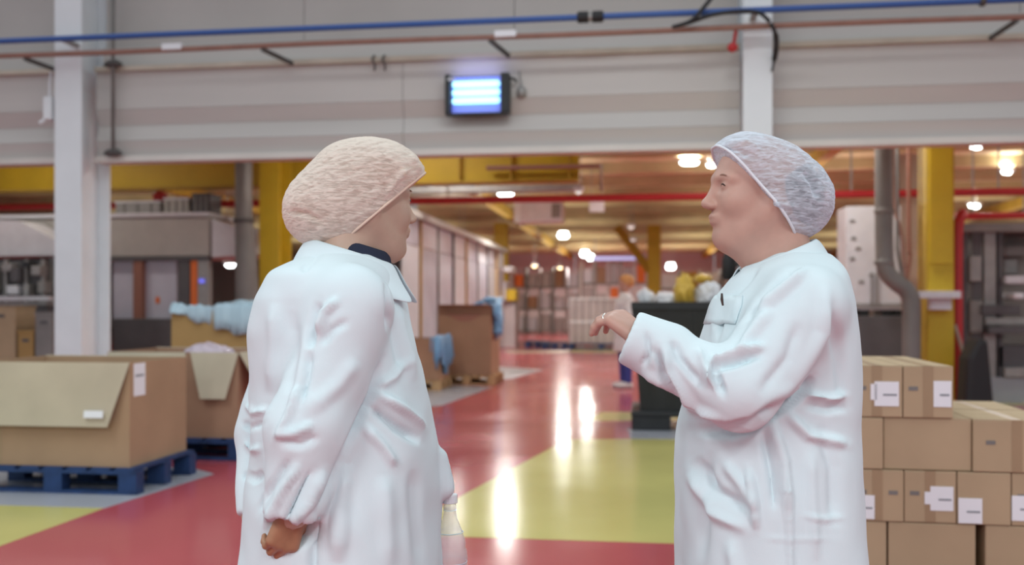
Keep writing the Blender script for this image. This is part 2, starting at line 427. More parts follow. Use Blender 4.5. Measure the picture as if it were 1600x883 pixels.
for px, lab in ((585, 'small dark hook on the header ledge, left of its pair'), (601, 'small dark hook on the header ledge, right of its pair')):
    p = ptY(px, 98, HY-0.08)
    MB_ = MB().tube(smooth_pts([p+Vector((0, 0, 0.08)), p+Vector((-0.015, -0.03, 0.03)), p+Vector((0.01, -0.02, -0.03)), p+Vector((0, 0.01, -0.08))], 5), 0.012, 8)
    tag(MB_.build('wall_hook', DARKSTEEL, smooth=True), lab, 'hook')
# insect killer lamp
ik = ptY(746, 147, HY-0.14)
kx0, kx1 = X_at(697, HY-0.14), X_at(797, HY-0.14); kz0, kz1 = Z_at(746, 178, HY-0.14), Z_at(746, 117, HY-0.14)
kr = thing('insect_killer', 'black wall mounted insect killer with three glowing blue tubes', 'insect killer', ((kx0+kx1)/2, HY-0.10, kz0))
W, H = kx1-kx0, kz1-kz0
BACKB = mat('blue_glowing_reflector', (0.35, 0.40, 0.95), rough=0.35, emit=(0.09, 0.12, 0.95), estr=0.35)  # tube light on the reflector is put into its colour and emission
MB().box(-W/2, W/2, 0.0, 0.02, 0, H).build('back_plate', BLACKP, kr)
MB().box(-W/2+0.06, W/2-0.10, -0.012, 0.0, 0.012, H-0.012).build('reflector', BACKB, kr)
MB().box(-W/2, -W/2+0.055, -0.11, 0.02, 0, H).build('end_cap', BLACKP, kr, bevel=0.008)
MB().box(W/2-0.095, W/2, -0.11, 0.02, 0, H).build('end_cap', BLACKP, kr, bevel=0.008)
MB().box(-W/2, W/2, -0.10, 0.02, -0.014, 0.004).build('catch_tray', BLACKP, kr)
for k in range(3):
    z = H*(0.235+0.215*k)+0.04
    MB().tube([(-W/2+0.07, -0.05, z), (-W/2+0.09, -0.05, z), (W/2-0.13, -0.05, z), (W/2-0.11, -0.05, z)], [0.018, 0.034, 0.034, 0.018], 12).build('tube_lamp', TUBEGLOW, kr, smooth=True)
lg = MB()
for i, (dx, dz) in enumerate([(0, 0), (0.018, 0.006), (0.034, -0.004), (0.05, 0.004), (0.066, -0.003)]):
    lg.box(-W/2+0.035+dx, -W/2+0.05+dx, -0.118, -0.112, H-0.07+dz, H-0.04+dz-(0.008 if i else 0))
lg.build('logo_mark', PAPER, kr)
MB().tube(smooth_pts([(W/2-0.02, -0.06, H-0.05), (W/2+0.05, -0.05, H-0.06), (W/2+0.06, 0.0, H-0.08)], 5), 0.012, 8).build('bracket', BLACKP, kr)
uv = area_light('tube_glow', (-0.02, -0.12, H/2), (0.5, 0.3), 1.5, (0.35, 0.55, 1.0), kr, (-math.pi/2, 0, 0))
uv2 = area_light('tube_glow', (-0.02, -0.06, H+0.03), (0.5, 0.08), 0.5, (0.40, 0.42, 1.0), kr, (math.pi*0.80, 0, 0))
pp = ptY(815, 135, HY-0.06)
pl = thing('hanging_plug', 'small grey plug hanging on a cord right of the insect killer', 'plug', pp)
MB().tube([(-0.03, 0.02, 0.17), (-0.015, 0, 0.08), (0, 0, 0.0)], 0.008, 6).build('cord', GREYSTEEL, pl)
MB().lathe([(0.015, 0.01), (0.045, -0.03), (0.055, -0.09), (0.03, -0.12)], 12).build('plug_body', GREYSTEEL, pl, smooth=True)
# black box on the right column
bb = pt(1139, 413, 10.2)
jb = thing('junction_box', 'black rounded box fixed beside the right column below the chin', 'box', bb)
MB().tube([(0, 0, -0.17), (0, 0, -0.15), (0, 0, 0.05), (0, 0, 0.12), (0, 0, 0.14)], [0.05, 0.075, 0.075, 0.05, 0.02], 14).build('housing', RUBBER, jb, smooth=True)
MB().box(-0.02, cRx0-bb.x+0.01, -0.01, 0.01, -0.03, 0.03).build('mounting_arm', DARKSTEEL, jb)

# ------------------------------------------------------------------ back hall: ceiling, far wall, girders
CEIL = 4.55
ceil = setting('ceiling', 'brown roof deck of the hall beyond the opening', 'ceiling')
y = HY+0.3
k = 0
while y < 56:
    y2 = y+2.3
    MB().box(-36, 36, y+0.01, y2-0.01, CEIL, CEIL+0.05).build('deck_panel', DECK, ceil)
    MB().box(-36, 36, y2-0.09, y2+0.09, CEIL-0.24, CEIL-0.001).build('purlin', PURLIN, ceil)
    y = y2
for xx in (-11.5, -4.2, 3.4, 10.5):
    MB().box(xx-0.11, xx+0.11, HY+0.3, 56, CEIL-0.50, CEIL-0.245).build('roof_beam', YELLOWD, ceil)
fw = setting('wall_far', 'mauve far wall at the end of the hall', 'wall')
for k in range(18):
    MB().box(-36+4*k+0.02, -36+4*k+3.98, 56, 56.2, 0, CEIL+0.05).build('wall_panel', FARWALL, fw)
for nm, xs in (('wall_left', (-36.2, -36)), ('wall_right', (36, 36.2))):
    w_ = setting(nm, 'mauve side wall of the hall beyond, ' + ('left' if xs[0] < 0 else 'right') + ' end', 'wall')
    for k in range(11):
        MB().box(xs[0], xs[1], HY+0.4+4.1*k, HY+0.4+4.1*k+4.08, 0, CEIL+0.05).build('wall_panel', FARWALL, w_)

GY = 14.0
gird = thing('crane_girder', 'yellow horizontal steel girder crossing above the left woman', 'girder', (X_at(905, GY), GY, 0))
gx0, gx1 = -14.0, X_at(905, GY); gz0, gz1 = Z_at(700, 288, GY), Z_at(700, 240, GY)
part(gird, 'bottom_flange', (gx0, gx1, GY-0.13, GY+0.13, gz0, gz0+0.03), YELLOWD)
part(gird, 'top_flange', (gx0, gx1, GY-0.13, GY+0.13, gz1, gz1+0.03), YELLOWD)
part(gird, 'web_plate', (gx0, gx1, GY-0.015, GY+0.015, gz0+0.03, gz1), YELLOW)
for px in (640, 720, 800, 890):
    x = X_at(px, GY); part(gird, 'stiffener', (x-0.01, x+0.01, GY-0.12, GY-0.016, gz0+0.03, gz1), YELLOWD)
part(gird, 'hanger', (gx1-0.1, gx1, GY-0.05, GY+0.05, gz1+0.03, CEIL-0.01), YELLOWD)
part(gird, 'hanger', (-9.0, -8.9, GY-0.05, GY+0.05, gz1+0.03, CEIL-0.01), YELLOWD)
part(gird, 'brown_conduit', (X_at(760, GY-0.2), X_at(940, GY-0.2), GY-0.2, GY-0.14, Z_at(850, 264, GY-0.2), Z_at(850, 259, GY-0.2)), COPPER)

cyl = h_column('yellow_column', 'yellow steel column behind the left woman', X_at(405, 13.2), X_at(436, 13.2), 13.2, 0.5, CEIL-0.01, YELLOW)
cyr = h_column('yellow_column', 'yellow steel column with a cover plate right of the dark duct', X_at(1450, 12.6), X_at(1491, 12.6), 12.6, 0.46, CEIL-0.01, YELLOW)
part(cyr, 'cover_plate', pbox(1453, 1489, 220, 412, 12.57, 0.03), YELLOW, 0.004)
part(cyr, 'side_plate', (X_at(1450, 12.6)-0.01, X_at(1450, 12.6)+0.005, 12.64, 13.02, 0.02, CEIL-0.02), YELLOWD)
part(cyr, 'shelf_plate', pbox(1430, 1502, 455, 466, 12.3, 0.3), PALE, 0.004)
part(cyr, 'shelf_bracket', pbox(1455, 1487, 466, 484, 12.45, 0.15), PALE)
for nm, x, yy in (('far yellow column rising beside the beige filling machine', X_at(782, 31.5), 31.5), ('far yellow column with a diagonal brace left of the right woman\'s face', X_at(1022, 33), 33)):
    fc = h_column('yellow_column', nm, x-0.22, x+0.22, yy, 0.45, CEIL-0.51, YELLOW)
MB().tube([(-0.15, -0.1, 2.5), (-1.25, -0.5, 3.98)], 0.15, 4).build('diagonal_brace', YELLOWD, fc)

# red sprinkler mains
rp = xpipe('sprinkler_pipe', 'long red sprinkler pipe crossing the whole hall under the roof', -15, 14, 14.6, Z_at(640, 314, 14.6), 0.055, RED)
for px in (245, 700, 1330, 1560):
    o = MB().tube([(0, 0, 0), (0, 0, CEIL-0.01-rp.location.z)], 0.014, 6).build('hanger_rod', GREYSTEEL, rp)
    o.location = (X_at(px, 14.6)+15, 0, 0)
o = MB().lathe([(0.02, 0.0), (0.10, 0.05), (0.12, 0.14), (0.05, 0.2)], 12).build('alarm_valve', RED, rp)
o.location = (X_at(250, 14.6)+15, 0, 0.02)
rp2 = xpipe('sprinkler_pipe', 'shorter red sprinkler pipe low on the right behind the yellow column', X_at(1500, 16), 12, 16, Z_at(1550, 337, 16), 0.05, RED)
for px in (1520, 1600):
    o = MB().tube([(0, 0, 0), (0, 0, CEIL-0.01-rp2.location.z)], 0.014, 6).build('hanger_rod', GREYSTEEL, rp2)
    o.location = (X_at(px, 16)-rp2.location.x, 0, 0)
rx = X_at(1497, 12.75)
rr = thing('riser_pipe', 'vertical red riser pipe right beside the yellow column', 'pipe', (rx+0.05, 12.95, 0))
MB().tube(smooth_pts([(0, 0, 0), (0, 0, 1.0), (0, 0, 2.1), (0.02, 0.0, 2.35), (0.10, 0.1, 2.45), (0.2, 0.6, 2.46)], 5), 0.07, 12).build('pipe_run', RED, rr, smooth=True)
rd = MB().tube([gnd(1528, 632), pt(1492, 508, 12.05)], 0.022, 8).build('leaning_pole', mat('pale_pole', (0.42, 0.36, 0.30), rough=0.6))
tag(rd, 'thin pale pole leaning against the yellow column', 'pole')

# ------------------------------------------------------------------ ceiling lamps of the back hall
def luminaire(label, px, py, z, length, width, ang=0.0, power=110, glow=LAMPGLOW, thick=0.08, full=None):
    p = ptz(px, py, z); length *= 0.8; width *= 0.75
    r = thing('ceiling_lamp', label, 'lamp', p, ang)
    MB().box(-(full or length)/2-0.03, (full or length)/2+0.03, -width/2-0.02, width/2+0.02, 0.0, 0.07).build('housing', PALE, r, bevel=0.01)
    MB().tube([(-length/2, 0, -0.01), (-length/2+0.06, 0, -0.01), (length/2-0.06, 0, -0.01), (length/2, 0, -0.01)], [width*0.2, width/2, width/2, width*0.2], 12).build('diffuser', glow, r, smooth=True)
    for sx in (-1, 1):
        MB().tube([(sx*length*0.3, 0, 0.07), (sx*length*0.3, 0, CEIL-0.002-p.z)], 0.008, 6).build('suspension_rod', GREYSTEEL, r)
    if power: area_light('lamp_light', (0, 0, -0.01-width/2-0.02), (length, width), power, (1.0, 0.97, 0.92), r)
    if power > 40: area_light('lamp_uplight', (0, 0, 0.075), (length, width), power*0.12, (1.0, 0.95, 0.85), r, (math.pi, 0, 0))
    return r
luminaire('bright oblong ceiling lamp just left of the right woman\'s hairnet', 1077, 253, 4.2, 0.46, 0.15, 0.1)
luminaire('bright ceiling lamp touching the front of the right woman\'s hairnet', 1112, 257, 4.2, 0.24, 0.15)
luminaire('long bar ceiling lamp in front of the left woman\'s forehead', 700, 309, 4.2, 0.70, 0.18, 0, 150, full=1.9)
luminaire('bar ceiling lamp right of the long bar lamp over the aisle', 790, 302, 4.2, 0.50, 0.16, 0, 150, full=1.2)
luminaire('oval ceiling lamp below the hanging heater', 880, 367, 4.2, 0.55, 0.36, 0.4, 200)
luminaire('paired far ceiling lamp, upper left one of the two over the aisle end', 914, 396, 3.9, 0.55, 0.42, 0.4, 220)
luminaire('paired far ceiling lamp, lower right one of the two over the aisle end', 923, 402, 3.9, 0.45, 0.4, 0.4, 220)
luminaire('far ceiling lamp between the yellow brace column and the right woman\'s chin', 1048, 416, 3.3, 0.55, 0.42, 0.3, 220)
luminaire('bright ceiling lamp nearest the upper right picture edge', 1573, 267, 4.2, 0.36, 0.17, 0.7)
luminaire('slanted ceiling lamp right of the yellow column near the red pipes', 1522, 320, 4.0, 0.56, 0.22, 0.9)
luminaire('small ceiling lamp right under the header above the yellow column\'s right', 1525, 230, 4.2, 0.24, 0.08, 0.2, 50)
luminaire('small round ceiling lamp left of the vertical flue', 350, 266, 4.2, 0.16, 0.13, 0, 60)
luminaire('low lamp hanging beside the foot of the vertical flue', 360, 413, 2.05, 0.28, 0.13, -0.4, 10)
for px, py, z, lab in ((835, 415, 3.0, 'small warm lamp over the far racks, left one'), (875, 418, 3.0, 'small warm lamp over the far racks, right one'),
                       (722, 432, 2.0, 'small warm lamp beside the glazed enclosure')):
    luminaire(lab, px, py, z, 0.24, 0.20, 0, 0, WARMGLOW)
luminaire('dim pale lamp on the red pipe in the middle of the hall', 904, 299, 3.2, 0.14, 0.12, 0, 0, mat('dim_lens', (0.8, 0.78, 0.75), emit=(1, 0.95, 0.9), estr=0.6))
luminaire('dim pale lamp in front of the yellow brace, upper one', 986, 354, 3.6, 0.22, 0.2, 0, 0, MATS['dim_lens'])
luminaire('dim pale lamp in front of the yellow brace, lower one', 989, 374, 3.5, 0.2, 0.18, 0, 0, MATS['dim_lens'])

# unseen lights added behind the header to brighten the back hall and ceiling
for xx, kw in ((-9, 0.45), (-3.5, 0.9), (2.0, 1.1), (7.5, 1.0)):
    for yy in (12.2, 16.6):
        area_light('hall_area_light', (xx, yy, 4.2), (1.4, 0.3), 66*kw, (1.0, 0.97, 0.92))
        area_light('ceiling_fill', (xx, yy, 4.25), (1.4, 0.3), 10, (1.0, 0.95, 0.85), rot=(math.pi, 0, 0))

for xx in (-15, -9, -3, 3, 9, 15):  # added upward fills without fixtures, lifting the dark roof deck
    for yy in (21, 28, 35, 42, 49):
        area_light('ceiling_fill', (xx, yy, 3.75), (4, 4), 46 if yy < 40 else 80, (1.0, 0.96, 0.84), rot=(math.pi, 0, 0))

# unit heater and ducts under the roof
hY = 24
hb = pbox(806, 878, 315, 346, hY, 0.8)
hr = thing('unit_heater', 'grey box heater hanging under the roof over the aisle', 'heater', ((hb[0]+hb[1])/2, hY, hb[4]))
part(hr, 'casing', hb, PALE, 0.02); part(hr, 'louvre_frame', pbox(862, 876, 318, 340, hY-0.03, 0.03), MACH)
part(hr, 'end_plate', pbox(803, 813, 313, 348, hY-0.04, 0.04), WHITEPAINT)
for px in (815, 870):
    x = X_at(px, hY+0.4); part(hr, 'hanger_rod', (x-0.015, x+0.015, hY+0.4, hY+0.43, hb[5], CEIL-0.01), GREYSTEEL)
sgn = pbox(921, 944, 315, 331, 22, 0.04)
sr = thing('hanging_sign', 'small blank pale sign hanging under the red pipe', 'sign', ((sgn[0]+sgn[1])/2, 22, sgn[4]))
part(sr, 'board', sgn, PALE)
for px in (924, 941):
    x = X_at(px, 22.02); part(sr, 'chain', (x-0.008, x+0.008, 22.01, 22.03, sgn[5], CEIL-0.01), GREYSTEEL)
ct = pbox(640, 905, 290, 299, 17, 0.35)
cr = thing('cable_tray', 'grey cable tray under the yellow girder', 'cable tray', (ct[0], 17, ct[4]))
part(cr, 'tray', ct, GREYSTEEL)
for px in (660, 760, 860):
    x = X_at(px, 17.15); part(cr, 'hanger_rod', (x-0.012, x+0.012, 17.14, 17.16, ct[5], CEIL-0.01), GREYSTEEL)
for i, px in enumerate((655, 705, 722)):
    part(cr, 'cable_box', pbox(px, px+18, 279+3*(i % 2), 290, 17.05, 0.2), MACHD if i else GREYSTEEL)
# conduit frame at the girder end
cf = MB().tube([ptY(760, 262, 13.6), ptY(938, 259, 13.6), ptY(940, 298, 13.6)], 0.028, 6).build('pipe_loop', COPPER)
cf.parent = gird; cf.location = -gird.location

# flue (left) and duct (right)
fl = thing('flue', 'dark grey vertical flue left of the left yellow column', 'flue', (X_at(381, 12.8), 12.8, 0))
MB().tube([(0.05, 0, 0), (0.05, 0, Z_at(381, 470, 12.8)), (0.03, 0, Z_at(381, 395, 12.8)), (0, 0, Z_at(381, 330, 12.8)), (0, 0, CEIL-0.26)],
          [0.16, 0.16, 0.145, 0.12, 0.12], 18).build('flue_pipe', DUCT, fl, smooth=True)
MB().lathe([(0.13, -0.03), (0.15, -0.02), (0.15, 0.02), (0.13, 0.03)], 18).build('flue_collar', DARKSTEEL, fl, loc=(0.005, 0, Z_at(381, 345, 12.8)))
dY = 12.0
d0 = thing('air_duct', 'grey round duct bending into the right yellow column\'s foot', 'duct', (X_at(1382, dY), dY, 0))
dp = [ptY(1381, 150, dY), ptY(1381, 300, dY), ptY(1382, 400, dY), ptY(1386, 425, dY), ptY(1400, 441, dY), ptY(1415, 452, dY), ptY(1423, 468, dY), ptY(1424, 500, dY), ptY(1424, 600, dY)]
dp = [Vector((p.x, p.y, min(p.z, CEIL-0.26))) for p in dp]; dp.append(Vector((dp[-1].x, dp[-1].y, 0.002)))
MB().tube([p-d0.location for p in smooth_pts(dp, 5)], 0.105, 16).build('duct_run', DUCT, d0, smooth=True)
for py in (410, 330):
    MB().lathe([(0.107, -0.03), (0.118, -0.02), (0.118, 0.02), (0.107, 0.03)], 16).build('duct_collar', DUCT, d0, loc=ptY(1381.5, py, dY)-d0.location)

# ------------------------------------------------------------------ machines on the left behind the columns
mY = 13.6
hd = thing('extraction_hood', 'long beige machine hood behind the left white column', 'machine', (X_at(200, mY), mY, 0))
b = pbox(-130, 327, 341, 403, mY, 1.2)
part(hd, 'hood_body', b, HOODM, 0.03)
part(hd, 'top_lip', (b[0], b[1], mY-0.03, mY+1.2, b[5]+0.001, b[5]+0.06), PALE)
part(hd, 'bottom_lip', (b[0], b[1], mY-0.02, mY+0.1, b[4]-0.05, b[4]-0.001), MACHD)
q = [ptY(331, 342, mY), ptY(372, 356, mY), ptY(401, 356, mY), ptY(401, 398, mY), ptY(331, 402, mY)]
MB().prism([p-hd.location for p in q], (0, 0.8, 0)).build('end_shroud', PALE, hd)
for px0, px1, m, nm in ((177, 208, LAVENDER, 'guard_panel'), (208, 222, BROWNP, 'guard_post'), (222, 276, LAVENDER, 'guard_panel'), (278, 296, MACHD, 'guard_post'),
                        (298, 308, ORANGE, 'orange_post'), (309, 326, GREYSTEEL, 'end_post'), (60, 84, MACHD, 'guard_post'), (-120, -100, MACHD, 'guard_post')):
    bb_ = pbox(px0, px1, 405, 520, mY+(0.1 if 'panel' in nm else 0.0), 0.05 if 'panel' in nm else 0.12, floor=True)
    bb_ = bb_[:5]+(b[4]-0.051,)
    part(hd, nm, bb_, m)
part(hd, 'base_cabinet', pbox(176, 330, 498, 560, mY-0.1, 0.9, True), MACHD, 0.01)
part(hd, 'indicator', pbox(311, 318, 436, 442, mY-0.03, 0.03), mat('blue_indicator', (0.1, 0.12, 0.6), emit=(0.2, 0.2, 1), estr=0.8))
part(hd, 'warning_tag', pbox(243, 249, 464, 474, mY+0.09, 0.01), ORANGE)
# boxes on the hood
hz_ = b[5]+0.06
for px0, px1, h, m, nm, lab in ((300, 328, 0.28, MACHD, 'speaker_box', 'black speaker box standing on the beige hood'),
                         (335, 362, 0.0, CARD_IN, '', ''), (180, 250, 0.18, GREYSTEEL, 'control_cabinet', 'low grey control cabinet on the beige hood'), (256, 294, 0.22, HOODM, 'motor_cover', 'beige motor cover on the hood next to the black speaker')):
    if not nm: continue
    x0, x1 = X_at(px0, mY+0.2), X_at(px1, mY+0.2)
    r = thing(nm, lab, nm.replace('_', ' '), ((x0+x1)/2, mY+0.4, hz_))
    part(r, 'casing', (x0, x1, mY+0.2, mY+0.6, hz_, hz_+h), m, 0.015)
    part(r, 'lid', (x0-0.01, x1+0.01, mY+0.19, mY+0.61, hz_+h+0.001, hz_+h+0.03), PALE if m is not MACHD else MACHD)
    for kk in range(3):
        xx = x0+(x1-x0)*(0.2+0.3*kk); part(r, 'rib', (xx-0.012, xx+0.012, mY+0.185, mY+0.2, hz_+0.03, hz_+h-0.02), MACH)
# second overhead sloped hood far left (roof like)
q = [ptY(-120, 340, 12.9), ptY(28, 345, 12.9), ptY(92, 377, 12.9), ptY(92, 399, 12.9), ptY(-120, 402, 12.9)]
sh = thing('sloped_hood', 'pale sloping machine hood at the left picture edge', 'machine', (q[1].x, 12.9, 0))
MB().prism([p-sh.location for p in q], (0, 0.6, 0)).build('hood_shell', PALE, sh)
for px in (-60, 82):
    part(sh, 'support_leg', pbox(px-5, px+5, 402, 560, 12.95, 0.1, True)[:5]+(Z_at(px, 403, 12.95),), MACH)
# packing machine at far left
pY = 12.3
pm = thing('packing_machine', 'cluttered dark packing machine left of the left white column', 'machine', (X_at(30, pY), pY, 0))
part(pm, 'base_frame', pbox(-80, 72, 478, 560, pY, 0.5, True), MACHD, 0.01)
part(pm, 'rail', pbox(-80, 76, 463, 470, pY-0.12, 0.1), PALE)
part(pm, 'upper_panel', pbox(-80, 70, 407, 463, pY+0.3, 0.1), MACHD)
for px0, px1, py0, py1, m in ((-40, -10, 415, 455, MACH), (2, 18, 412, 424, GREYSTEEL), (15, 30, 418, 440, MACHD), (34, 46, 408, 418, BLACKP), (48, 62, 415, 430, GREYSTEEL), (10, 28, 446, 460, PALE), (36, 44, 444, 462, GREYSTEEL), (58, 70, 440, 458, MACH), (44, 50, 472, 480, RED)):
    part(pm, 'drive_unit', pbox(px0, px1, py0, py1, pY+0.12, 0.18), m, 0.012)
for px in (8, 40, 66):
    part(pm, 'support_post', pbox(px-2, px+2, 405, 478, pY+0.22, 0.06), GREYSTEEL)
part(pm, 'belt_deck', pbox(-80, 74, 472, 477, pY-0.05, 0.5), GREYSTEEL)
for px0, px1, py0, m, lab in ((-20, 24, 482, CARTON, 'pale carton on the floor before the packing machine'), (28, 52, 520, CARD_YEL, 'small ochre carton before the packing machine'), (55, 82, 492, MACH, 'grey plastic crate before the packing machine')):
    bb_ = pbox(px0, px1, py0, 560, 11.55, 0.42, True)
    r = thing('crate' if m is MACH else 'carton', lab, 'crate' if m is MACH else 'box', ((bb_[0]+bb_[1])/2, 11.7, 0))
    part(r, 'body', bb_, m, 0.006)
    part(r, 'rim', (bb_[0]-0.008, bb_[1]+0.008, 11.542, 11.978, bb_[5]+0.001, bb_[5]+0.03), m)
    part(r, 'hand_slot', ((bb_[0]+bb_[1])/2-0.05, (bb_[0]+bb_[1])/2+0.05, 11.546, 11.549, bb_[5]-0.12, bb_[5]-0.08), MACHD)

# glazed enclosure along the aisle (behind left woman's face)
eX = X_at(700, 20)
en = thing('glazed_enclosure', 'tall enclosure of clouded panels and posts beyond the left woman\'s face', 'machine', (eX, 17, 0))
ztop = Z_at(660, 345, 17.5)
NP = 8
for k in range(NP):
    y0 = 15.9+k*1.55
    part(en, 'guard_panel', (eX-0.03, eX, y0+0.1, y0+1.45, 0.3, ztop-0.5), LAVENDER if k % 3 else PALE)
    part(en, 'post', (eX-0.06, eX+0.03, y0-0.05, y0+0.05, 0, ztop), (MACHD, CARD_YEL, GREYSTEEL)[k % 3])
    part(en, 'upper_panel', (eX-0.05, eX-0.01, y0+0.06, y0+1.49, ztop-0.48, ztop-0.02), PALE if k % 2 else LAVENDER)
part(en, 'top_rail', (eX-0.10, eX+0.10, 15.8, 15.9+NP*1.55, ztop+0.001, ztop+0.12), HOODM)
xe0 = X_at(560, 15.7)
for k in range(4):
    xa = xe0+(eX-0.08-xe0)*k/4; xb = xe0+(eX-0.08-xe0)*(k+1)/4
    part(en, 'front_panel', (xa+0.02, xb-0.04, 15.75, 15.79, 0.25, ztop-0.05), LAVENDER if k != 2 else PALE)
    part(en, 'front_post', (xb-0.04, xb+0.02, 15.73, 15.81, 0, ztop), (CARD_YEL, MACHD)[k % 2])
part(en, 'roof_unit', (eX-1.2, eX-0.3, 16.5, 18.5, ztop+0.121, ztop+0.5), MACHD)
part(en, 'roof_panel', (xe0, eX-0.11, 15.73, 18.6, ztop+0.02, ztop+0.12), PALE)

# far machinery and racks around the aisle end
def rack(label, px0, px1, Y, py_top, mats, cols, rows):
    bx = pbox(px0, px1, py_top, 540, Y, 1.0, True)
    r = thing('storage_rack', label, 'rack', ((bx[0]+bx[1])/2, Y, 0))
    w = (bx[1]-bx[0])/cols; h = bx[5]/rows
    for i in range(cols+1):
        x = bx[0]+i*w
        part(r, 'upright', (x-0.05, x+0.05, Y, Y+1.0, 0, bx[5]), GREYSTEEL if i % 2 else FARWALL)
    for j in range(rows):
        part(r, 'shelf', (bx[0]+0.051, bx[1]-0.051, Y, Y+1.0, j*h+0.05, j*h+0.13), MACH)
        for i in range(cols):
            m = mats[(i*3+j*5) % len(mats)]
            hh = h*(0.55+0.3*random.random())
            part(r, 'load', (bx[0]+i*w+0.12, bx[0]+(i+1)*w-0.12, Y+0.05, Y+0.9, j*h+0.131, j*h+0.13+hh), m, 0.02)
    return r
MA = [LAVENDER, FARWALL, WRAPM, LAVENDER, FARWALL, WRAPM, WRAPM, LAVENDER, CARD_RED, WRAPM, ORANGE]
rack('far storage rack with mixed loads straight down the aisle', 800, 905, 46, 418, MA, 5, 3)
rack('far storage rack behind the wrapped pallet', 908, 1012, 44, 408, MA[::-1], 5, 3)
rack('far storage rack between the far yellow column and the right woman', 1030, 1160, 42, 420, [PALE, WHITEPAINT, WRAPM, YELLOWD, PALE], 4, 3)
fb = pbox(925, 1000, 401, 406, 43, 0.3)
fr = thing('tube_light_strip', 'bluish light strip above the far rack', 'lamp', ((fb[0]+fb[1])/2, 43, fb[4]))
part(fr, 'strip', fb, mat('bluish_strip', (0.5, 0.55, 0.9), emit=(0.45, 0.5, 0.95), estr=0.7))
for px in (930, 995):
    x = X_at(px, 43.15); part(fr, 'hanger_rod', (x-0.02, x+0.02, 43.13, 43.17, fb[5], CEIL-0.01), GREYSTEEL)
# beige machine beside enclosure end
bm = thing('filling_machine', 'beige filling machine with orange guards beyond the glazed enclosure', 'machine', (X_at(765, 30.6), 30.6, 0))
for px0, px1, py0, py1, dy, m, nm in ((742, 805, 470, 560, 0.3, WRAPM, 'base'), (738, 756, 392, 470, 0.1, HOODM, 'tower'), (756, 772, 425, 470, 0.25, ORANGE, 'guard'), (772, 790, 440, 470, 0.0, LAVENDER, 'hopper'),
                                      (745, 800, 416, 425, -0.2, PALE, 'beam'), (790, 806, 452, 470, 0.1, YELLOW, 'drive_cover'), (725, 740, 440, 560, 0.2, HOODM, 'side_cabinet')):
    part(bm, nm, pbox(px0, px1, py0, py1, 29.0+dy, 0.9, py1 == 560) if py1 != 470 else pbox(px0, px1, py0, 470, 29.0+dy, 0.7), m, 0.02)

# right machines
wY = 13.3
wm = thing('white_cabinet', 'tall white machine cabinet with dark marks on a dark base behind the duct', 'cabinet', (X_at(1365, wY), wY, 0))
part(wm, 'base', pbox(1310, 1432, 494, 560, wY-0.1, 0.9, True), MACHD, 0.01)
zb = pbox(1310, 1432, 494, 560, wY-0.1, 0.9, True)[5]
part(wm, 'cabinet_body', pbox(1322, 1408, 322, 480, wY, 0.6)[:4]+(zb+0.08, Z_at(1365, 322, wY)), PALE, 0.01)
for px in (1351, 1386, 1330, 1404):
    x = X_at(px, wY+0.02); part(wm, 'foot', (x-0.06, x+0.06, wY+0.02, wY+0.5, zb+0.001, zb+0.079), BLACKP)
part(wm, 'plinth_strip', pbox(1322, 1410, 474, 481, wY-0.02, 0.015), GREYSTEEL)
for px, py in ((1332, 345), (1334, 372), (1341, 388), (1332, 404), (1346, 440), (1362, 430)):
    part(wm, 'vent_mark', pbox(px-4, px+4, py-2, py+2, wY-0.012, 0.011), MACH)
part(wm, 'ladder_rail', pbox(1361, 1364, 425, 474, wY-0.05, 0.03), GREYSTEEL)
part(wm, 'ladder_rail', pbox(1369, 1372, 425, 474, wY-0.05, 0.03), GREYSTEEL)
rb = thing('roof_bracket', 'brown cable bundle hanging between the duct and the yellow column', 'cable bundle', ptY(1410, 380, 12.9))
for i, (a, c) in enumerate([((1396, 300), (1415, 440)), ((1402, 350), (1412, 440)), ((1420, 360), (1416, 440)), ((1392, 330), (1396, 420))]):
    A = ptY(a[0], a[1], 12.75)-rb.location; C = ptY(c[0], c[1], 12.75)-rb.location
    MB().tube(smooth_pts([(A.x, A.y, CEIL-0.01-rb.location.z), A, (A+C)/2+Vector((0.03*(-1)**i, 0, 0)), C], 5), 0.025, 8).build('cable', (COPPER, DUCT, BROWNP, GREYSTEEL)[i], rb, smooth=True)
tb = thing('tan_cabinet', 'tall tan panel standing far behind the right duct', 'panel', (X_at(1412, 17), 17, 0))
part(tb, 'panel_sheet', pbox(1385, 1440, 240, 400, 17, 0.1, True), CARD_IN, 0.01)
part(tb, 'panel_post', pbox(1380, 1386, 240, 400, 16.95, 0.12, True), YELLOWD)
part(tb, 'panel_rail', pbox(1387, 1440, 300, 306, 16.95, 0.04), YELLOWD)

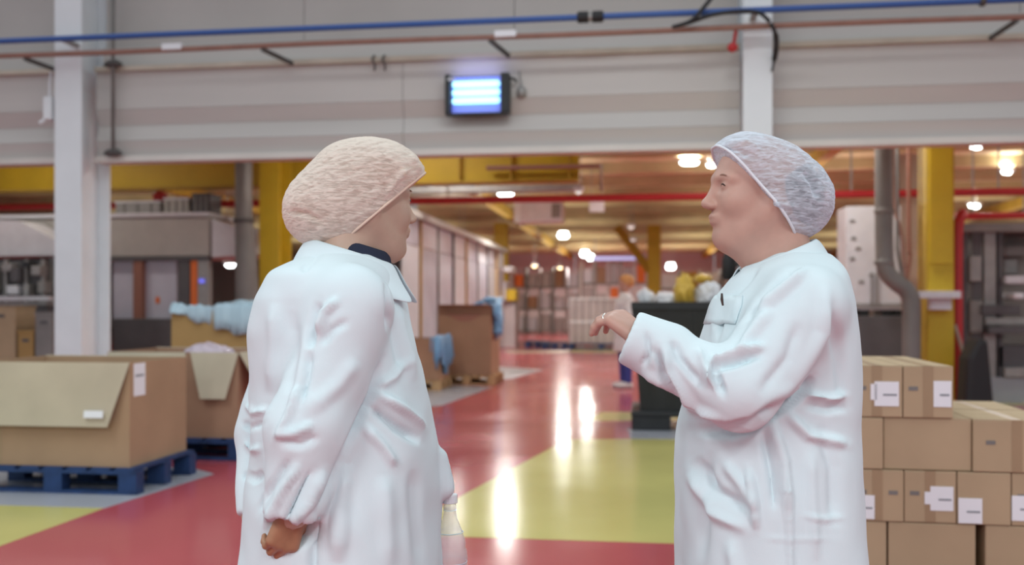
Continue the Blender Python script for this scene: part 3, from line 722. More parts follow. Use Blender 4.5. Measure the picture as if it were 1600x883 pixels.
gY = 13.4
gm = thing('labelling_machine', 'large grey machine with posts and shelves at the right picture edge', 'machine', (X_at(1560, gY), gY, 0))
part(gm, 'top_cover', pbox(1502, 1680, 348, 362, gY-0.1, 1.2), MACH, 0.01)
part(gm, 'back_panel', pbox(1502, 1680, 363, 560, gY+0.8, 0.05, True)[:5]+(Z_at(1590, 363, gY),), MACH)
for px0, px1, m in ((1503, 1512, MACHD), (1519, 1534, MACHD), (1538, 1556, GREYSTEEL), (1560, 1567, MACHD), (1640, 1660, MACHD)):
    part(gm, 'post', pbox(px0, px1, 363, 560, gY, 0.14, True)[:5]+(Z_at((px0+px1)/2, 363, gY),), m)
for px0, px1, py0, py1, m, dy in ((1571, 1640, 431, 443, PALE, -0.1), (1571, 1640, 455, 470, GREYSTEEL, 0.1), (1584, 1600, 458, 466, PAPER, -0.25), (1570, 1590, 405, 428, GREYSTEEL, 0.3), (1534, 1595, 476, 492, MACHD, -0.1),
                                  (1545, 1640, 510, 522, MACHD, -0.2), (1571, 1640, 385, 400, MACH, 0.2), (1560, 1640, 540, 575, MACHD, 0.0), (1516, 1534, 400, 440, GREYSTEEL, -0.05), (1540, 1640, 497, 508, GREYSTEEL, -0.1), (1516, 1536, 470, 520, MACH, -0.05), (1570, 1640, 575, 590, GREYSTEEL, -0.1)):
    part(gm, 'shelf_unit', pbox(px0, px1, py0, py1, gY+dy, 0.4), m, 0.01)
part(gm, 'plinth', pbox(1502, 1680, 590, 600, gY-0.05, 0.8, True), FGREY)
q = [ptY(1508, 618, 12.0), ptY(1513, 560, 12.0), ptY(1530, 528, 12.0), ptY(1545, 530, 12.0), ptY(1556, 618, 12.0)]
q = [Vector((p.x, p.y, max(p.z, 0.002))) for p in q]; q[0].z = q[-1].z = 0.002
sk = MB().prism(q, (0, 0.4, 0)).build('black_sack', RUBBER, bevel=0.06)
tag(sk, 'black sack slumped at the foot of the grey machine', 'sack')
zone([(1500, 622), (1500, 634), (1750, 634), (1750, 618)], FYEL)

# ------------------------------------------------------------------ pallets, boxes
MESH = {}
def shared(key, fn):
    if key not in MESH: MESH[key] = fn()
    return MESH[key]
def pallet(name, label, x, y, rot, w, d, h, m, group=None):
    """origin at the middle of the underside"""
    r = thing(name, label, 'pallet', (x, y, 0.003), rot, group)
    bt = 0.02; bh = h-3*bt
    n = 7
    bw = w/n*0.80
    k = (round(w, 3), round(d, 3), h, m.name)
    def bx(kk, dims):
        def mk():
            me = MB().cbox((0, 0, 0), dims).mesh(kk); me.materials.append(m); return me
        return shared((kk,)+k, mk)
    me = bx('deck_board', (bw, d, bt)); 
    for i in range(n):
        link('deck_board', me, None, r, loc=(-w/2+w/n*(i+0.5), 0, h-bt/2))
    me = bx('stringer_board', (w, 0.10, bt))
    for yy in (-d/2+0.05, 0, d/2-0.05): link('stringer_board', me, None, r, loc=(0, yy, h-1.5*bt-0.0005))
    me = bx('block', (0.13, 0.10, bh))
    for xx in (-w/2+0.066, 0, w/2-0.066):
        for yy in (-d/2+0.051, 0, d/2-0.051): link('block', me, None, r, loc=(xx, yy, bt+bh/2-0.0005))
    me = bx('bottom_board', (w, 0.10, bt))
    for yy in (-d/2+0.05, 0, d/2-0.05): link('bottom_board', me, None, r, loc=(0, yy, bt/2))
    return r

def open_box(name, label, x, y, z, rot, w, d, h, m, min_, flaps=(), cat='box', group=None, th=0.009):
    """open cardboard box, origin at the middle of the underside"""
    r = thing(name, label, cat, (x, y, z), rot, group)
    MB().box(-w/2, w/2, -d/2, -d/2+th, 0, h).build('side_panel', m, r)
    MB().box(-w/2, w/2, d/2-th, d/2, 0, h).build('side_panel', m, r)
    MB().box(-w/2, -w/2+th, -d/2+th, d/2-th, 0, h).build('side_panel', m, r)
    MB().box(w/2-th, w/2, -d/2+th, d/2-th, 0, h).build('side_panel', m, r)
    MB().box(-w/2+th, w/2-th, -d/2+th, d/2-th, 0.0, th).build('base_panel', m, r)
    for side, u0, u1, ins0, ins1, length, ang in flaps:
        # ang: 0 = hanging straight down outside, 90 = sticking out level, 180 = upright
        a = math.radians(ang); out, dz = math.sin(a)*length, -math.cos(a)*length
        N = {'f': (0, -1), 'b': (0, 1), 'r': (1, 0), 'l': (-1, 0)}[side]
        def P(u, o, zz):
            o = o+0.004
            if side == 'f': return (u, -d/2-o, zz)
            if side == 'b': return (u, d/2+o, zz)
            if side == 'r': return (w/2+o, u, zz)
            return (-w/2-o, u, zz)
        poly = [P(u0, 0, h), P(u1, 0, h), P(u1-ins1, out, h+dz), P(u0+ins0, out, h+dz)]
        nn = (math.cos(a)*0.006, math.sin(a)*0.006)
        MB().prism(poly, (N[0]*nn[0], N[1]*nn[0], nn[1])).build('flap', min_, r)
    return r

# box 1 : front right corner of pallet at pixel (213,775)
P1 = gnd(213, 775); pw, pd, ph = 1.2, 0.86, 0.175
x1, y1 = P1.x-pw/2, P1.y+pd/2
pallet('wooden_pallet', 'blue wooden pallet under the large open box at left', x1, y1, 0, pw, pd, ph, BLUEWOOD)
b1 = open_box('cardboard_box', 'large open cardboard box with pale flap folded down at left', x1-0.04, y1+0.01, ph+0.004, 0, 1.14, 0.80, 0.70, CARD, CARD_IN,
              [('f', -0.57, 0.575, 0.13, 0.13, 0.43, 7), ('b', -0.57, 0.57, 0.1, 0.1, 0.10, 60)])
part_ = MB().box(-0.068, 0.068, -0.002, 0.002, -0.024, 0.024).build('sticker', PAPER, b1); part_.location = (0.355, -0.474, 0.36); part_.rotation_euler.x = math.radians(-7)
MB().box(0.5705, 0.572, -0.35, -0.20, 0.47, 0.69).build('paper_label', PAPER, b1)
MB().box(0.572, 0.5725, -0.33, -0.22, 0.60, 0.615).build('label_print', INK, b1)
MB().box(-0.40, -0.36, -0.4015, -0.4005, 0.02, 0.30).build('seam_tape', TAPE, b1)
# box 2
P2 = gnd(380, 721)
x2, y2 = P2.x-pw/2, P2.y+0.43
pallet('wooden_pallet', 'blue wooden pallet under the second open box near the left woman', x2, y2, 0, pw, pd, ph, BLUEWOOD)
b2 = open_box('cardboard_box', 'open cardboard box with a narrow hanging flap behind the large box', x2-0.03, y2+0.01, ph+0.004, 0, 1.14, 0.80, 0.70, CARD_RED, CARD_IN,
              [('f', 0.16, 0.575, 0.11, 0.09, 0.38, 8), ('r', -0.40, 0.40, 0.05, 0.26, 0.40, 28), ('f', -0.56, 0.12, 0.05, 0.05, 0.34, 8), ('b', -0.57, 0.57, 0.05, 0.05, 0.12, 70)])
# crumpled film inside box 2
def crumple(name, label, c, r3, m, seed, cat='plastic film', parent=None, amp=0.28, n=22):
    g = np.random.default_rng(seed); mb = MB(); V = []
    ks = g.normal(size=(7, 3))*4.0; ph_ = g.uniform(0, 6.28, 7)
    for i in range(n+1):
        th = math.pi*i/n
        for j in range(2*n):
            a = math.pi*j/n
            d = np.array([math.sin(th)*math.cos(a), math.sin(th)*math.sin(a), math.cos(th)])
            s = 1+amp*np.mean(np.abs(np.sin(ks@d+ph_)))*2-amp
            V.append((c[0]+d[0]*r3[0]*s, c[1]+d[1]*r3[1]*s, c[2]+d[2]*r3[2]*s))
    Fc = [(i*2*n+j, i*2*n+(j+1) % (2*n), (i+1)*2*n+(j+1) % (2*n), (i+1)*2*n+j) for i in range(n) for j in range(2*n)]
    mb.add(V, Fc); o = mb.build(name, m, parent, smooth=True)
    if label: tag(o, label, cat)
    return o
p = ptY(325, 541, y2)
crumple('crumpled_film', 'crumpled pinkish clear film lying in the second open box', (p.x, y2, 0.175+0.70-0.09), (0.24, 0.22, 0.14), PINKFILM, 3)
# box 3 (octabin with liner), behind
Y3 = y2+1.45
x30, x31 = X_at(267, Y3), X_at(267, Y3)+1.15
z3 = Z_at(300, 480, Y3)
pallet('wooden_pallet', 'blue pallet under the tall lined box', (x30+x31)/2, Y3+0.5, 0, 1.2, 1.0, ph, BLUEWOOD)
b3 = open_box('cardboard_box', 'tall ochre cardboard box with a clear bluish liner over its rim', (x30+x31)/2, Y3+0.5, ph+0.004, 0, 1.15, 0.98, z3-ph-0.03, CARD_YEL, CARD_YEL, [])
def drape(name, parent, pts_top, drop, m, off, seg=40):
    """sheet hanging over a box rim: rises inside, folds over, hangs outside with a wavy hem"""
    V = []; Fc = []; n = len(pts_top)
    for i, (x, yv, z, nx, ny, dr) in enumerate(pts_top):
        w = 0.012*math.sin(i*0.9)+0.010*math.sin(i*2.3)+0.012*math.sin(i*0.37+1)
        for (o, zz) in ((-0.05, -0.18), (-0.03, 0.03+w), (0.0, 0.05+w), (0.02+w, 0.02), (0.025+w*1.5, -dr*0.5), (0.03+w*2, -dr)):
            V.append((x+nx*(o+off), yv+ny*(o+off), z+zz))
    for i in range(n-1):
        for j in range(5): Fc.append((i*6+j, (i+1)*6+j, (i+1)*6+j+1, i*6+j+1))
    o = MB().add(V, Fc).build(name, m, parent, smooth=True)
    s = o.modifiers.new('s', 'SOLIDIFY'); s.thickness = 0.003
    return o
hh3 = z3-ph-0.03
tops = []
for i in range(34):
    u = -0.575+1.15*i/33
    tops.append((u, -0.49, hh3, 0, -1, 0.02+0.30*max(0, (u+0.5)/1.0)**0.7 + 0.02*math.sin(i)))
for i in range(1, 22):
    v = -0.49+0.98*i/21
    tops.append((0.575, v, hh3, 1, 0, 0.28+0.03*math.sin(i)))
drape('liner', b3, tops, 0.3, CLEARFILM, 0.002)
crumple('liner_bag', None, (0.12, -0.05, hh3-0.01), (0.40, 0.34, 0.09), CLEARFILM, 8, parent=b3, amp=0.5)
# box 4 on bare wooden pallet in the aisle
P4 = gnd(768, 602)
w4, d4 = 0.88, 0.95
pallet('wooden_pallet', 'bare wooden pallet under the brown box in the aisle', P4.x-w4/2+0.03, P4.y+d4/2, 0, w4+0.06, d4, 0.15, BAREWOOD)
hb4 = Z_at(730, 479, P4.y)-0.16
b4 = open_box('cardboard_box', 'tall brown cardboard box on bare wooden pallet in the aisle', P4.x-w4/2, P4.y+d4/2, 0.157, 0, w4-0.02, d4-0.02, hb4, CARD_RED, CARD,
              [('f', -0.43, 0.43, 0.03, 0.03, 0.16, 100)])
MB().prism([(-0.3+0.6*i/12, -(d4-0.02)/2-0.003, hb4-0.12-0.12*math.sin(math.pi*i/12)) for i in range(13)], (0, 0.002, 0)).build('dark_arch', BROWNP, b4)  # dark arched patch near the top of the front panel
tops = []
for i in range(16): tops.append((0.05+0.38*i/15, d4/2-0.01, hb4, 0, 1, 0.3))
for i in range(1, 24): tops.append(((w4-0.02)/2, d4/2-0.01-0.90*i/23, hb4, 1, 0, 0.18+0.38*math.sin(math.pi*i/23)**2))
drape('blue_liner', b4, tops, 0.3, BLUEFILM, 0.003)
MB().tube(smooth_pts([(0.0, d4/2-0.05, hb4+0.02), (0.2, d4/2-0.03, hb4+0.11), (w4/2, d4/2-0.1, hb4+0.10), (w4/2+0.03, 0.1, hb4+0.09), (w4/2+0.05, -0.1, hb4-0.1), (w4/2+0.05, -0.2, hb4-0.45)], 6), [0.03]*6+[0.06]*19+[0.09]*6, 10).build('liner_roll', BLUEFILM, b4, smooth=True)
# box 5 partly hidden by the left woman
P5 = gnd(688, 611)
pallet('wooden_pallet', 'bare wooden pallet behind the left woman\'s hip', P5.x-0.42, P5.y+0.42, 0, 0.84, 0.84, 0.15, BAREWOOD)
h5 = Z_at(670, 530, P5.y)-0.16
b5 = open_box('cardboard_box', 'lower brown box with a hanging blue liner next to the left woman', P5.x-0.43, P5.y+0.42, 0.157, 0, 0.80, 0.80, h5, CARD_RED, CARD, [])
tops = []
for i in range(22): tops.append((0.40, 0.38-0.78*i/21, h5, 1, 0, 0.25+0.30*math.sin(math.pi*i/21)))
for i in range(1, 8): tops.append((0.40-0.12*i/7, -0.40, h5, 0, -1, 0.52-0.05*i))
drape('blue_liner', b5, tops, 0.3, BLUEFILM, 0.003)

# wrapped pallet load and low blue pallets far down the aisle
P6 = gnd(888, 546)
w6 = X_at(990, P6.y)-P6.x
pallet('wooden_pallet', 'far blue pallet under the wrapped load', P6.x+w6/2, P6.y+0.6, 0, w6, 1.2, 0.17, BLUEWOOD)
wl = thing('wrapped_load', 'cloudy wrapped pallet load with ridges far down the aisle', 'pallet load', (P6.x+w6/2, P6.y+0.6, 0.176))
hh = Z_at(925, 465, P6.y)-0.18
for k in range(9):
    MB().box(-w6/2+w6/9*k+0.003, -w6/2+w6/9*(k+1)-0.003, -0.56, 0.56, 0.0, hh-0.06-0.02*(k % 2)).build('bottle_column', WRAPM, wl, bevel=0.025)
MB().box(-w6/2, w6/2, -0.58, 0.58, hh-0.055, hh).build('top_sheet', PALE, wl, bevel=0.01)
MB().box(-w6/2, w6/2, -0.575, -0.565, hh*0.45, hh*0.5).build('wrap_band', PALE, wl)
for px, dy, lab in ((818, 1.4, 'empty blue pallet lying farthest left of the wrapped load'), (853, 0.2, 'empty blue pallet lying just left of the wrapped load')):
    P = gnd(px, 546)
    pallet('wooden_pallet', lab, P.x+0.2, P6.y+0.5+dy, 0, 0.72, 0.8, 0.17, BLUEWOOD)

# black pallet bin
P7 = gnd(986, 673); t7 = tY(986, P7.y)
bw7 = X_at(1150, P7.y)-P7.x
bn = thing('pallet_bin', 'big black plastic pallet bin behind the right woman\'s raised hand', 'bin', (P7.x+bw7/2, P7.y+0.5, 0.003))
zt7 = Z_at(1040, 473, P7.y)
zb7 = Z_at(1000, 643, P7.y)
def frustum(mb, w0, d0, z0, w1, d1, z1):
    return mb.add([(-w0/2, -d0/2, z0), (w0/2, -d0/2, z0), (w0/2, d0/2, z0), (-w0/2, d0/2, z0), (-w1/2, -d1/2, z1), (w1/2, -d1/2, z1), (w1/2, d1/2, z1), (-w1/2, d1/2, z1)],
                  [(3, 2, 1, 0), (0, 1, 5, 4), (1, 2, 6, 5), (2, 3, 7, 6), (3, 0, 4, 7)])
tub = frustum(MB(), bw7*0.80, 0.86, zb7, bw7-0.03, 1.0, zt7).build('tub', BLACKP, bn)
s = tub.modifiers.new('s', 'SOLIDIFY'); s.thickness = 0.02; s.offset = 1
rim = MB()
for a in ((-bw7/2, bw7/2, -0.53, -0.50), (-bw7/2, bw7/2, 0.50, 0.53), (-bw7/2, -bw7/2+0.03, -0.50, 0.50), (bw7/2-0.03, bw7/2, -0.50, 0.50)):
    rim.box(a[0], a[1], a[2], a[3], zt7-0.07, zt7+0.005)
rim.build('rim', BLACKP, bn)
for k in range(4):
    x = -bw7*0.36+bw7*0.24*k
    MB().prism([(x-0.02, -0.445, zb7+0.05), (x+0.02, -0.445, zb7+0.05), (x+0.02, -0.505, zt7-0.08), (x-0.02, -0.505, zt7-0.08)], (0, -0.015, 0)).build('rib', BLACKP, bn)
MB().box(-bw7/2, bw7/2, -0.50, 0.50, zb7-0.06, zb7-0.003).build('skid_deck', BLACKP, bn, bevel=0.01)
for x in (-bw7/2+0.22, 0.2, bw7/2-0.16):
    MB().box(x-0.215 if x < 0 else x-0.1, x+0.18 if x < 0 else x+0.1, -0.49, 0.49, 0, zb7-0.061).build('skid_foot', BLACKP, bn, bevel=0.01)
# bags piled in the bin
bgz = zt7
WBAG = mat('white_bag_film', (0.70, 0.70, 0.72), rough=0.4, var=0.1); YBAG = mat('yellow_bag_film', (0.62, 0.40, 0.06), rough=0.4, var=0.15)
for px, py, rx_, rz_, m, lab, sd, dy in ((1069, 453, 0.085, 0.15, YBAG, 'bulging yellow bag standing up out of the black bin', 21, -0.15), (1108, 459, 0.125, 0.12, WBAG, 'white bag in the black bin beside the right woman\'s lapel', 22, -0.05),
                                     (1042, 467, 0.12, 0.08, WBAG, 'flat white bag in the middle of the black bin', 23, 0.3), (1098, 433, 0.08, 0.045, YBAG, 'small yellow bag lying on top of the white bag', 24, 0.12), (1009, 464, 0.075, 0.09, WBAG, 'small white bag at the left end of the black bin', 25, 0.05)):
    p = ptY(px, py, P7.y+0.35+dy)
    crumple('bin_bag', lab, (p.x, p.y, p.z-0.02), (rx_, 0.13, rz_), m, sd, 'bag', n=20, amp=0.5)
fillr = MB().box(-bw7*0.44, bw7*0.44, -0.45, 0.45, zt7-0.30, zt7-0.14).build('bin_contents', WBAG, bn, bevel=0.05)

# ------------------------------------------------------------------ carton stack at right
S_T = 3.9
th_s = math.radians(1.6)
ux = Vector((math.cos(th_s), -math.sin(th_s), 0)); uy = Vector((math.sin(th_s), math.cos(th_s), 0))
o_s = pt(1411, 572, S_T); O = Vector((o_s.x, o_s.y, 0))
PXM = S_T/F_PX
CH, PALH = 0.2125, 0.16
def u_of(px):   # along the front face
    # intersect pixel column ray with front line
    r = pt(px, HOR, 1.0)-Vector((0, 0, CAM_H)); 
    # O + ux*u = r*s
    A = np.array([[ux.x, -r.x], [ux.y, -r.y]]); bvec = np.array([-O.x, -O.y])
    return float(np.linalg.solve(A, bvec)[0])
def zrow(k): return PALH+0.004+k*CH
def carton(label, u0, u1, k, v0, depth, tape_front=False, label_px=None, slots=True, group=None, h=None):
    w = u1-u0-0.004
    c = O+ux*((u0+u1)/2)+uy*(v0+depth/2)
    jit = random.uniform(-0.004, 0.004)
    r = thing('carton', label, 'box', (c.x, c.y, zrow(k)), -th_s+jit*0.5, group)
    H_ = CH-0.002; D = depth-0.006
    MB().box(-w/2, w/2, -D/2, D/2, 0, H_-0.004).build('body', CARTON, r, bevel=0.003)
    MB().box(-w/2+0.001, w/2-0.001, -D/2+0.001, -0.0015, H_-0.004, H_-0.001).build('top_flap', CARTON, r)
    MB().box(-w/2+0.001, w/2-0.001, 0.0015, D/2-0.001, H_-0.004, H_-0.001).build('top_flap', CARTON, r)
    if tape_front:
        MB().box(-0.02, 0.02, -D/2+0.0, D/2, H_-0.001, H_-0.0006).build('tape_strip', TAPE, r)
        MB().box(-0.02, 0.02, -D/2-0.0012, -D/2-0.0003, H_*0.02, H_-0.002).build('tape_strip', TAPE, r)
    if slots:
        for sx in ((-1, 1) if tape_front else ()):
            MB().box(sx*w*0.30-0.018, sx*w*0.30+0.018, -D/2-0.0014, -D/2-0.0004, H_*0.52, H_*0.60).build('hand_slot', DUCT, r)
    for (lx0, lx1, lz0, lz1, pr) in (label_px or []):
        MB().box(lx0, lx1, -D/2-0.003, -D/2-0.0015, lz0, lz1).build('shipping_label', PAPER, r)
        if pr:
            MB().box(lx0+(lx1-lx0)*0.35, lx1-0.008, -D/2-0.0036, -D/2-0.003, lz0+(lz1-lz0)*0.42, lz0+(lz1-lz0)*0.50).build('label_print', INK, r)
    return r
U = u_of
dA, dB = 0.40, 0.40
# row index 3 = top
ua, ub, uc = U(1330), U(1411), U(1490.5)
wt = ub-ua
carton('carton on the top layer touching the right woman\'s back', ua, ub, 3, 0, dA, True, [(-0.01, 0.085, 0.045, 0.145, True), (-0.025, 0.0, 0.07, 0.135, False)])
carton('right front carton of the top layer', ub, uc, 3, 0, dA, True, [(0.02, 0.088, 0.045, 0.15, True)])
carton('rear carton of the top layer nearest the right woman', ua, ub, 3, dA, dA, True)
carton('rear right carton of the top layer', ub, uc, 3, dA, dA, True)
# row 2 (long sides)
v = [U(1245), U(1381), U(1520), U(1660)]
labs = ['long carton of the second layer mostly behind the right woman', 'long carton of the second layer directly under the top cartons', 'long carton of the second layer at the right picture edge']
for i in range(3): carton(labs[i], v[i], v[i+1], 2, 0.0+(0.01 if i == 1 else 0), dA, i > 1)
HID = 'carton in the hidden rear half of the stack'
for i in range(2): carton(HID, v[i], v[i+1], 2, dA+0.012, dA, group='hidden rear cartons')
carton('rear carton of the second layer whose lit top shows at the right', v[2], v[3], 2, dA+0.012, dA, True)
# row 1 (short sides, labels)
w_ = [U(1330), U(1413), U(1496), U(1581), U(1665)]
lb = [[(-0.105, -0.012, 0.008, 0.105, True)], [(0.0, 0.088, 0.05, 0.148, True), (-0.022, 0.0, 0.075, 0.125, False)], [(-0.098, -0.008, 0.004, 0.105, True)], [(-0.098, -0.01, 0.02, 0.12, True)]]
labs = ['labelled carton of the third layer touching the right woman\'s coat', 'carton of the third layer with two overlapping white labels', 'carton of the third layer with a single low white label',
        'labelled carton of the third layer cut by the right picture edge']
for i in range(4):
    carton(labs[i], w_[i], w_[i+1], 1, 0.004*(i % 2), dA, i != 2, lb[i])
    carton(HID, w_[i], w_[i+1], 1, dA+0.012, dA, group='hidden rear cartons')
carton(HID, w_[0]-0.215, w_[0], 1, 0, dA, group='hidden rear cartons')
x_ = [U(1250), U(1386.5), U(1526), U(1540), U(1680)]
labs = ['bottom layer carton mostly behind the right woman\'s coat', 'bottom layer carton left of the dark gap in the stack', 'bottom layer carton right of the dark gap in the stack']
for i, (a, c) in enumerate(((x_[0], x_[1]), (x_[1]+0.004, x_[2]), (x_[3], x_[4]))):
    carton(labs[i], a, c, 0, 0.004, dA, False)
    carton(HID, a, c, 0, dA+0.012, dA, group='hidden rear cartons')
pc = O+ux*((x_[0]+x_[4])/2)+uy*0.41
pallet('wooden_pallet', 'wooden pallet carrying the carton stack at right', pc.x, pc.y, -th_s, x_[4]-x_[0]+0.02, 0.84, PALH, BAREWOOD)

# ------------------------------------------------------------------ people : implicit surfaces meshed with surface nets
def surface_nets(Fv, org, h):
    ins = Fv < 0
    nx, ny, nz = Fv.shape
    cnt = np.zeros((nx-1, ny-1, nz-1), np.int8)
    corners = [(i, j, k) for i in (0, 1) for j in (0, 1) for k in (0, 1)]
    for i, j, k in corners: cnt += ins[i:nx-1+i, j:ny-1+j, k:nz-1+k]
    act = (cnt > 0) & (cnt < 8)
    I = np.argwhere(act)
    idm = np.full(act.shape, -1, np.int64); idm[act] = np.arange(len(I))
    val = {c: Fv[I[:, 0]+c[0], I[:, 1]+c[1], I[:, 2]+c[2]] for c in corners}
    acc = np.zeros((len(I), 3)); n = np.zeros(len(I))
    for a in corners:
        for ax in range(3):
            if a[ax]: continue
            b = list(a); b[ax] = 1; b = tuple(b)
            va, vb = val[a], val[b]; m = (va < 0) != (vb < 0)
            t = np.where(m, va/np.where(m, va-vb, 1), 0)
            p = np.array(a, float)[None, :].repeat(len(I), 0); p[:, ax] = t
            acc[m] += p[m]; n[m] += 1
    V = (I+acc/n[:, None])*h+np.array(org)
    Q = []
    for ax in range(3):
        sl0 = [slice(None)]*3; sl1 = [slice(None)]*3
        sl0[ax] = slice(0, -1); sl1[ax] = slice(1, None)
        e = ins[tuple(sl0)] != ins[tuple(sl1)]
        E = np.argwhere(e)
        o1, o2 = [(1, 2), (2, 0), (0, 1)][ax]
        ok = (E[:, o1] > 0) & (E[:, o2] > 0) & (E[:, o1] < Fv.shape[o1]-1) & (E[:, o2] < Fv.shape[o2]-1)
        E = E[ok]
        first = ins[E[:, 0], E[:, 1], E[:, 2]]
        def cell(d1, d2):
            C = E.copy(); C[:, o1] += d1; C[:, o2] += d2
            return idm[C[:, 0], C[:, 1], C[:, 2]]
        q = np.stack([cell(-1, -1), cell(0, -1), cell(0, 0), cell(-1, 0)], 1)
        q[~first] = q[~first][:, ::-1]
        Q.append(q)
    return V, np.concatenate(Q)

class Field:
    """signed distance grid with smooth unions; points are arrays of shape grid"""
    def __init__(s, lo, hi, h):
        s.h = h; s.lo = np.array(lo, float)
        n = np.ceil((np.array(hi)-s.lo)/h).astype(int)+1
        ax = [(s.lo[i]+h*np.arange(n[i])).astype(np.float32) for i in range(3)]
        s.X, s.Y, s.Z = np.meshgrid(*ax, indexing='ij', sparse=True)
        s.F = np.full(tuple(n), 9.0, np.float32)
    def uni(s, d, k=0.0):
        if k <= 0: s.F = np.minimum(s.F, d)
        else:
            hh = np.clip(0.5+0.5*(s.F-d)/k, 0, 1); s.F = s.F*(1-hh)+d*hh-k*hh*(1-hh)
    def sub(s, d, k=0.0):
        d = -d
        if k <= 0: s.F = np.maximum(s.F, d)
        else:
            hh = np.clip(0.5-0.5*(s.F-d)/k, 0, 1); s.F = s.F*(1-hh)+d*hh+k*hh*(1-hh)
    def ell(s, c, r, rot=None):
        x, y, z = s.X-c[0], s.Y-c[1], s.Z-c[2]
        if rot is not None:
            R = np.array(rot.transposed() if isinstance(rot, Matrix) else rot)
            x, y, z = R[0, 0]*x+R[0, 1]*y+R[0, 2]*z, R[1, 0]*x+R[1, 1]*y+R[1, 2]*z, R[2, 0]*x+R[2, 1]*y+R[2, 2]*z
        k0 = np.sqrt((x/r[0])**2+(y/r[1])**2+(z/r[2])**2)
        k1 = np.sqrt((x/r[0]**2)**2+(y/r[1]**2)**2+(z/r[2]**2)**2)
        return k0*(k0-1)/np.maximum(k1, 1e-5)
    def cone(s, a, b, ra, rb, cut=False):
        a = np.array(a, float); b = np.array(b, float); v = b-a; L2 = max(v@v, 1e-9)
        x, y, z = s.X-a[0], s.Y-a[1], s.Z-a[2]
        t = np.clip((x*v[0]+y*v[1]+z*v[2])/L2, 0, 1)
        d = np.sqrt((x-t*v[0])**2+(y-t*v[1])**2+(z-t*v[2])**2)-(ra+(rb-ra)*t)
        if cut:
            L = math.sqrt(L2); d = np.maximum(d, (x*v[0]+y*v[1]+z*v[2])/L-L)
        return d
    def sections(s, rows, ztop, zbot, p=2.0):
        """rows: (z, cx, cy, a, b)"""
        rows = sorted(rows); R = np.array(rows); z = s.Z.ravel()
        def ip(i):
            g = np.linspace(z[0]-0.1, z[-1]+0.1, 400); v = np.interp(g, R[:, 0], R[:, i])
            ker = np.hanning(17); ker /= ker.sum(); vp = np.pad(v, 8, mode='edge')
            return np.interp(z, g, np.convolve(vp, ker, 'valid')).astype(np.float32)[None, None, :]
        cx, cy, a, b = ip(1), ip(2), ip(3), ip(4)
        e = (np.abs((s.X-cx)/a)**p+np.abs((s.Y-cy)/b)**p)**(1/p)
        d = (e-1)*np.minimum(a, b)
        return np.maximum(d, np.maximum(s.Z-ztop, zbot-s.Z))
    def plane(s, pt_, nrm):
        n = np.array(nrm, float); n /= np.linalg.norm(n)
        return (s.X-pt_[0])*n[0]+(s.Y-pt_[1])*n[1]+(s.Z-pt_[2])*n[2]
    def mesh(s): return surface_nets(s.F, s.lo, s.h)

def vnormals(V, Q):
    a = V[Q[:, 2]]-V[Q[:, 0]]; b = V[Q[:, 3]]-V[Q[:, 1]]; fn = np.cross(a, b)
    N = np.zeros_like(V)
    for k in range(4): np.add.at(N, Q[:, k], fn)
    return N/np.maximum(np.linalg.norm(N, axis=1, keepdims=True), 1e-9)
def relax(V, Q, n=2, f=0.5):
    for _ in range(n):
        S = np.zeros_like(V); c = np.zeros(len(V))
        for k in range(4):
            for j in (1, 3):
                np.add.at(S, Q[:, k], V[Q[:, (k+j) % 4]]); np.add.at(c, Q[:, k], 1)
        V = V*(1-f)+f*S/np.maximum(c, 1)[:, None]
    return V
def np_mesh(name, V, Q):
    me = bpy.data.meshes.new(name)
    me.vertices.add(len(V)); me.vertices.foreach_set('co', np.asarray(V, np.float32).ravel())
    me.loops.add(Q.size); me.loops.foreach_set('vertex_index', Q.astype(np.int32).ravel())
    me.polygons.add(len(Q)); me.polygons.foreach_set('loop_start', np.arange(0, Q.size, 4, dtype=np.int32))
    me.polygons.foreach_set('use_smooth', np.ones(len(Q), bool))
    me.update(calc_edges=True); me.validate()
    return me
def joined(parts):
    Vs, Qs, n = [], [], 0
    for V, Q in parts: Vs.append(V); Qs.append(Q+n); n += len(V)
    return np.concatenate(Vs), np.concatenate(Qs)
def xf(V, R, t): return V@np.array(R).T+np.array(t)

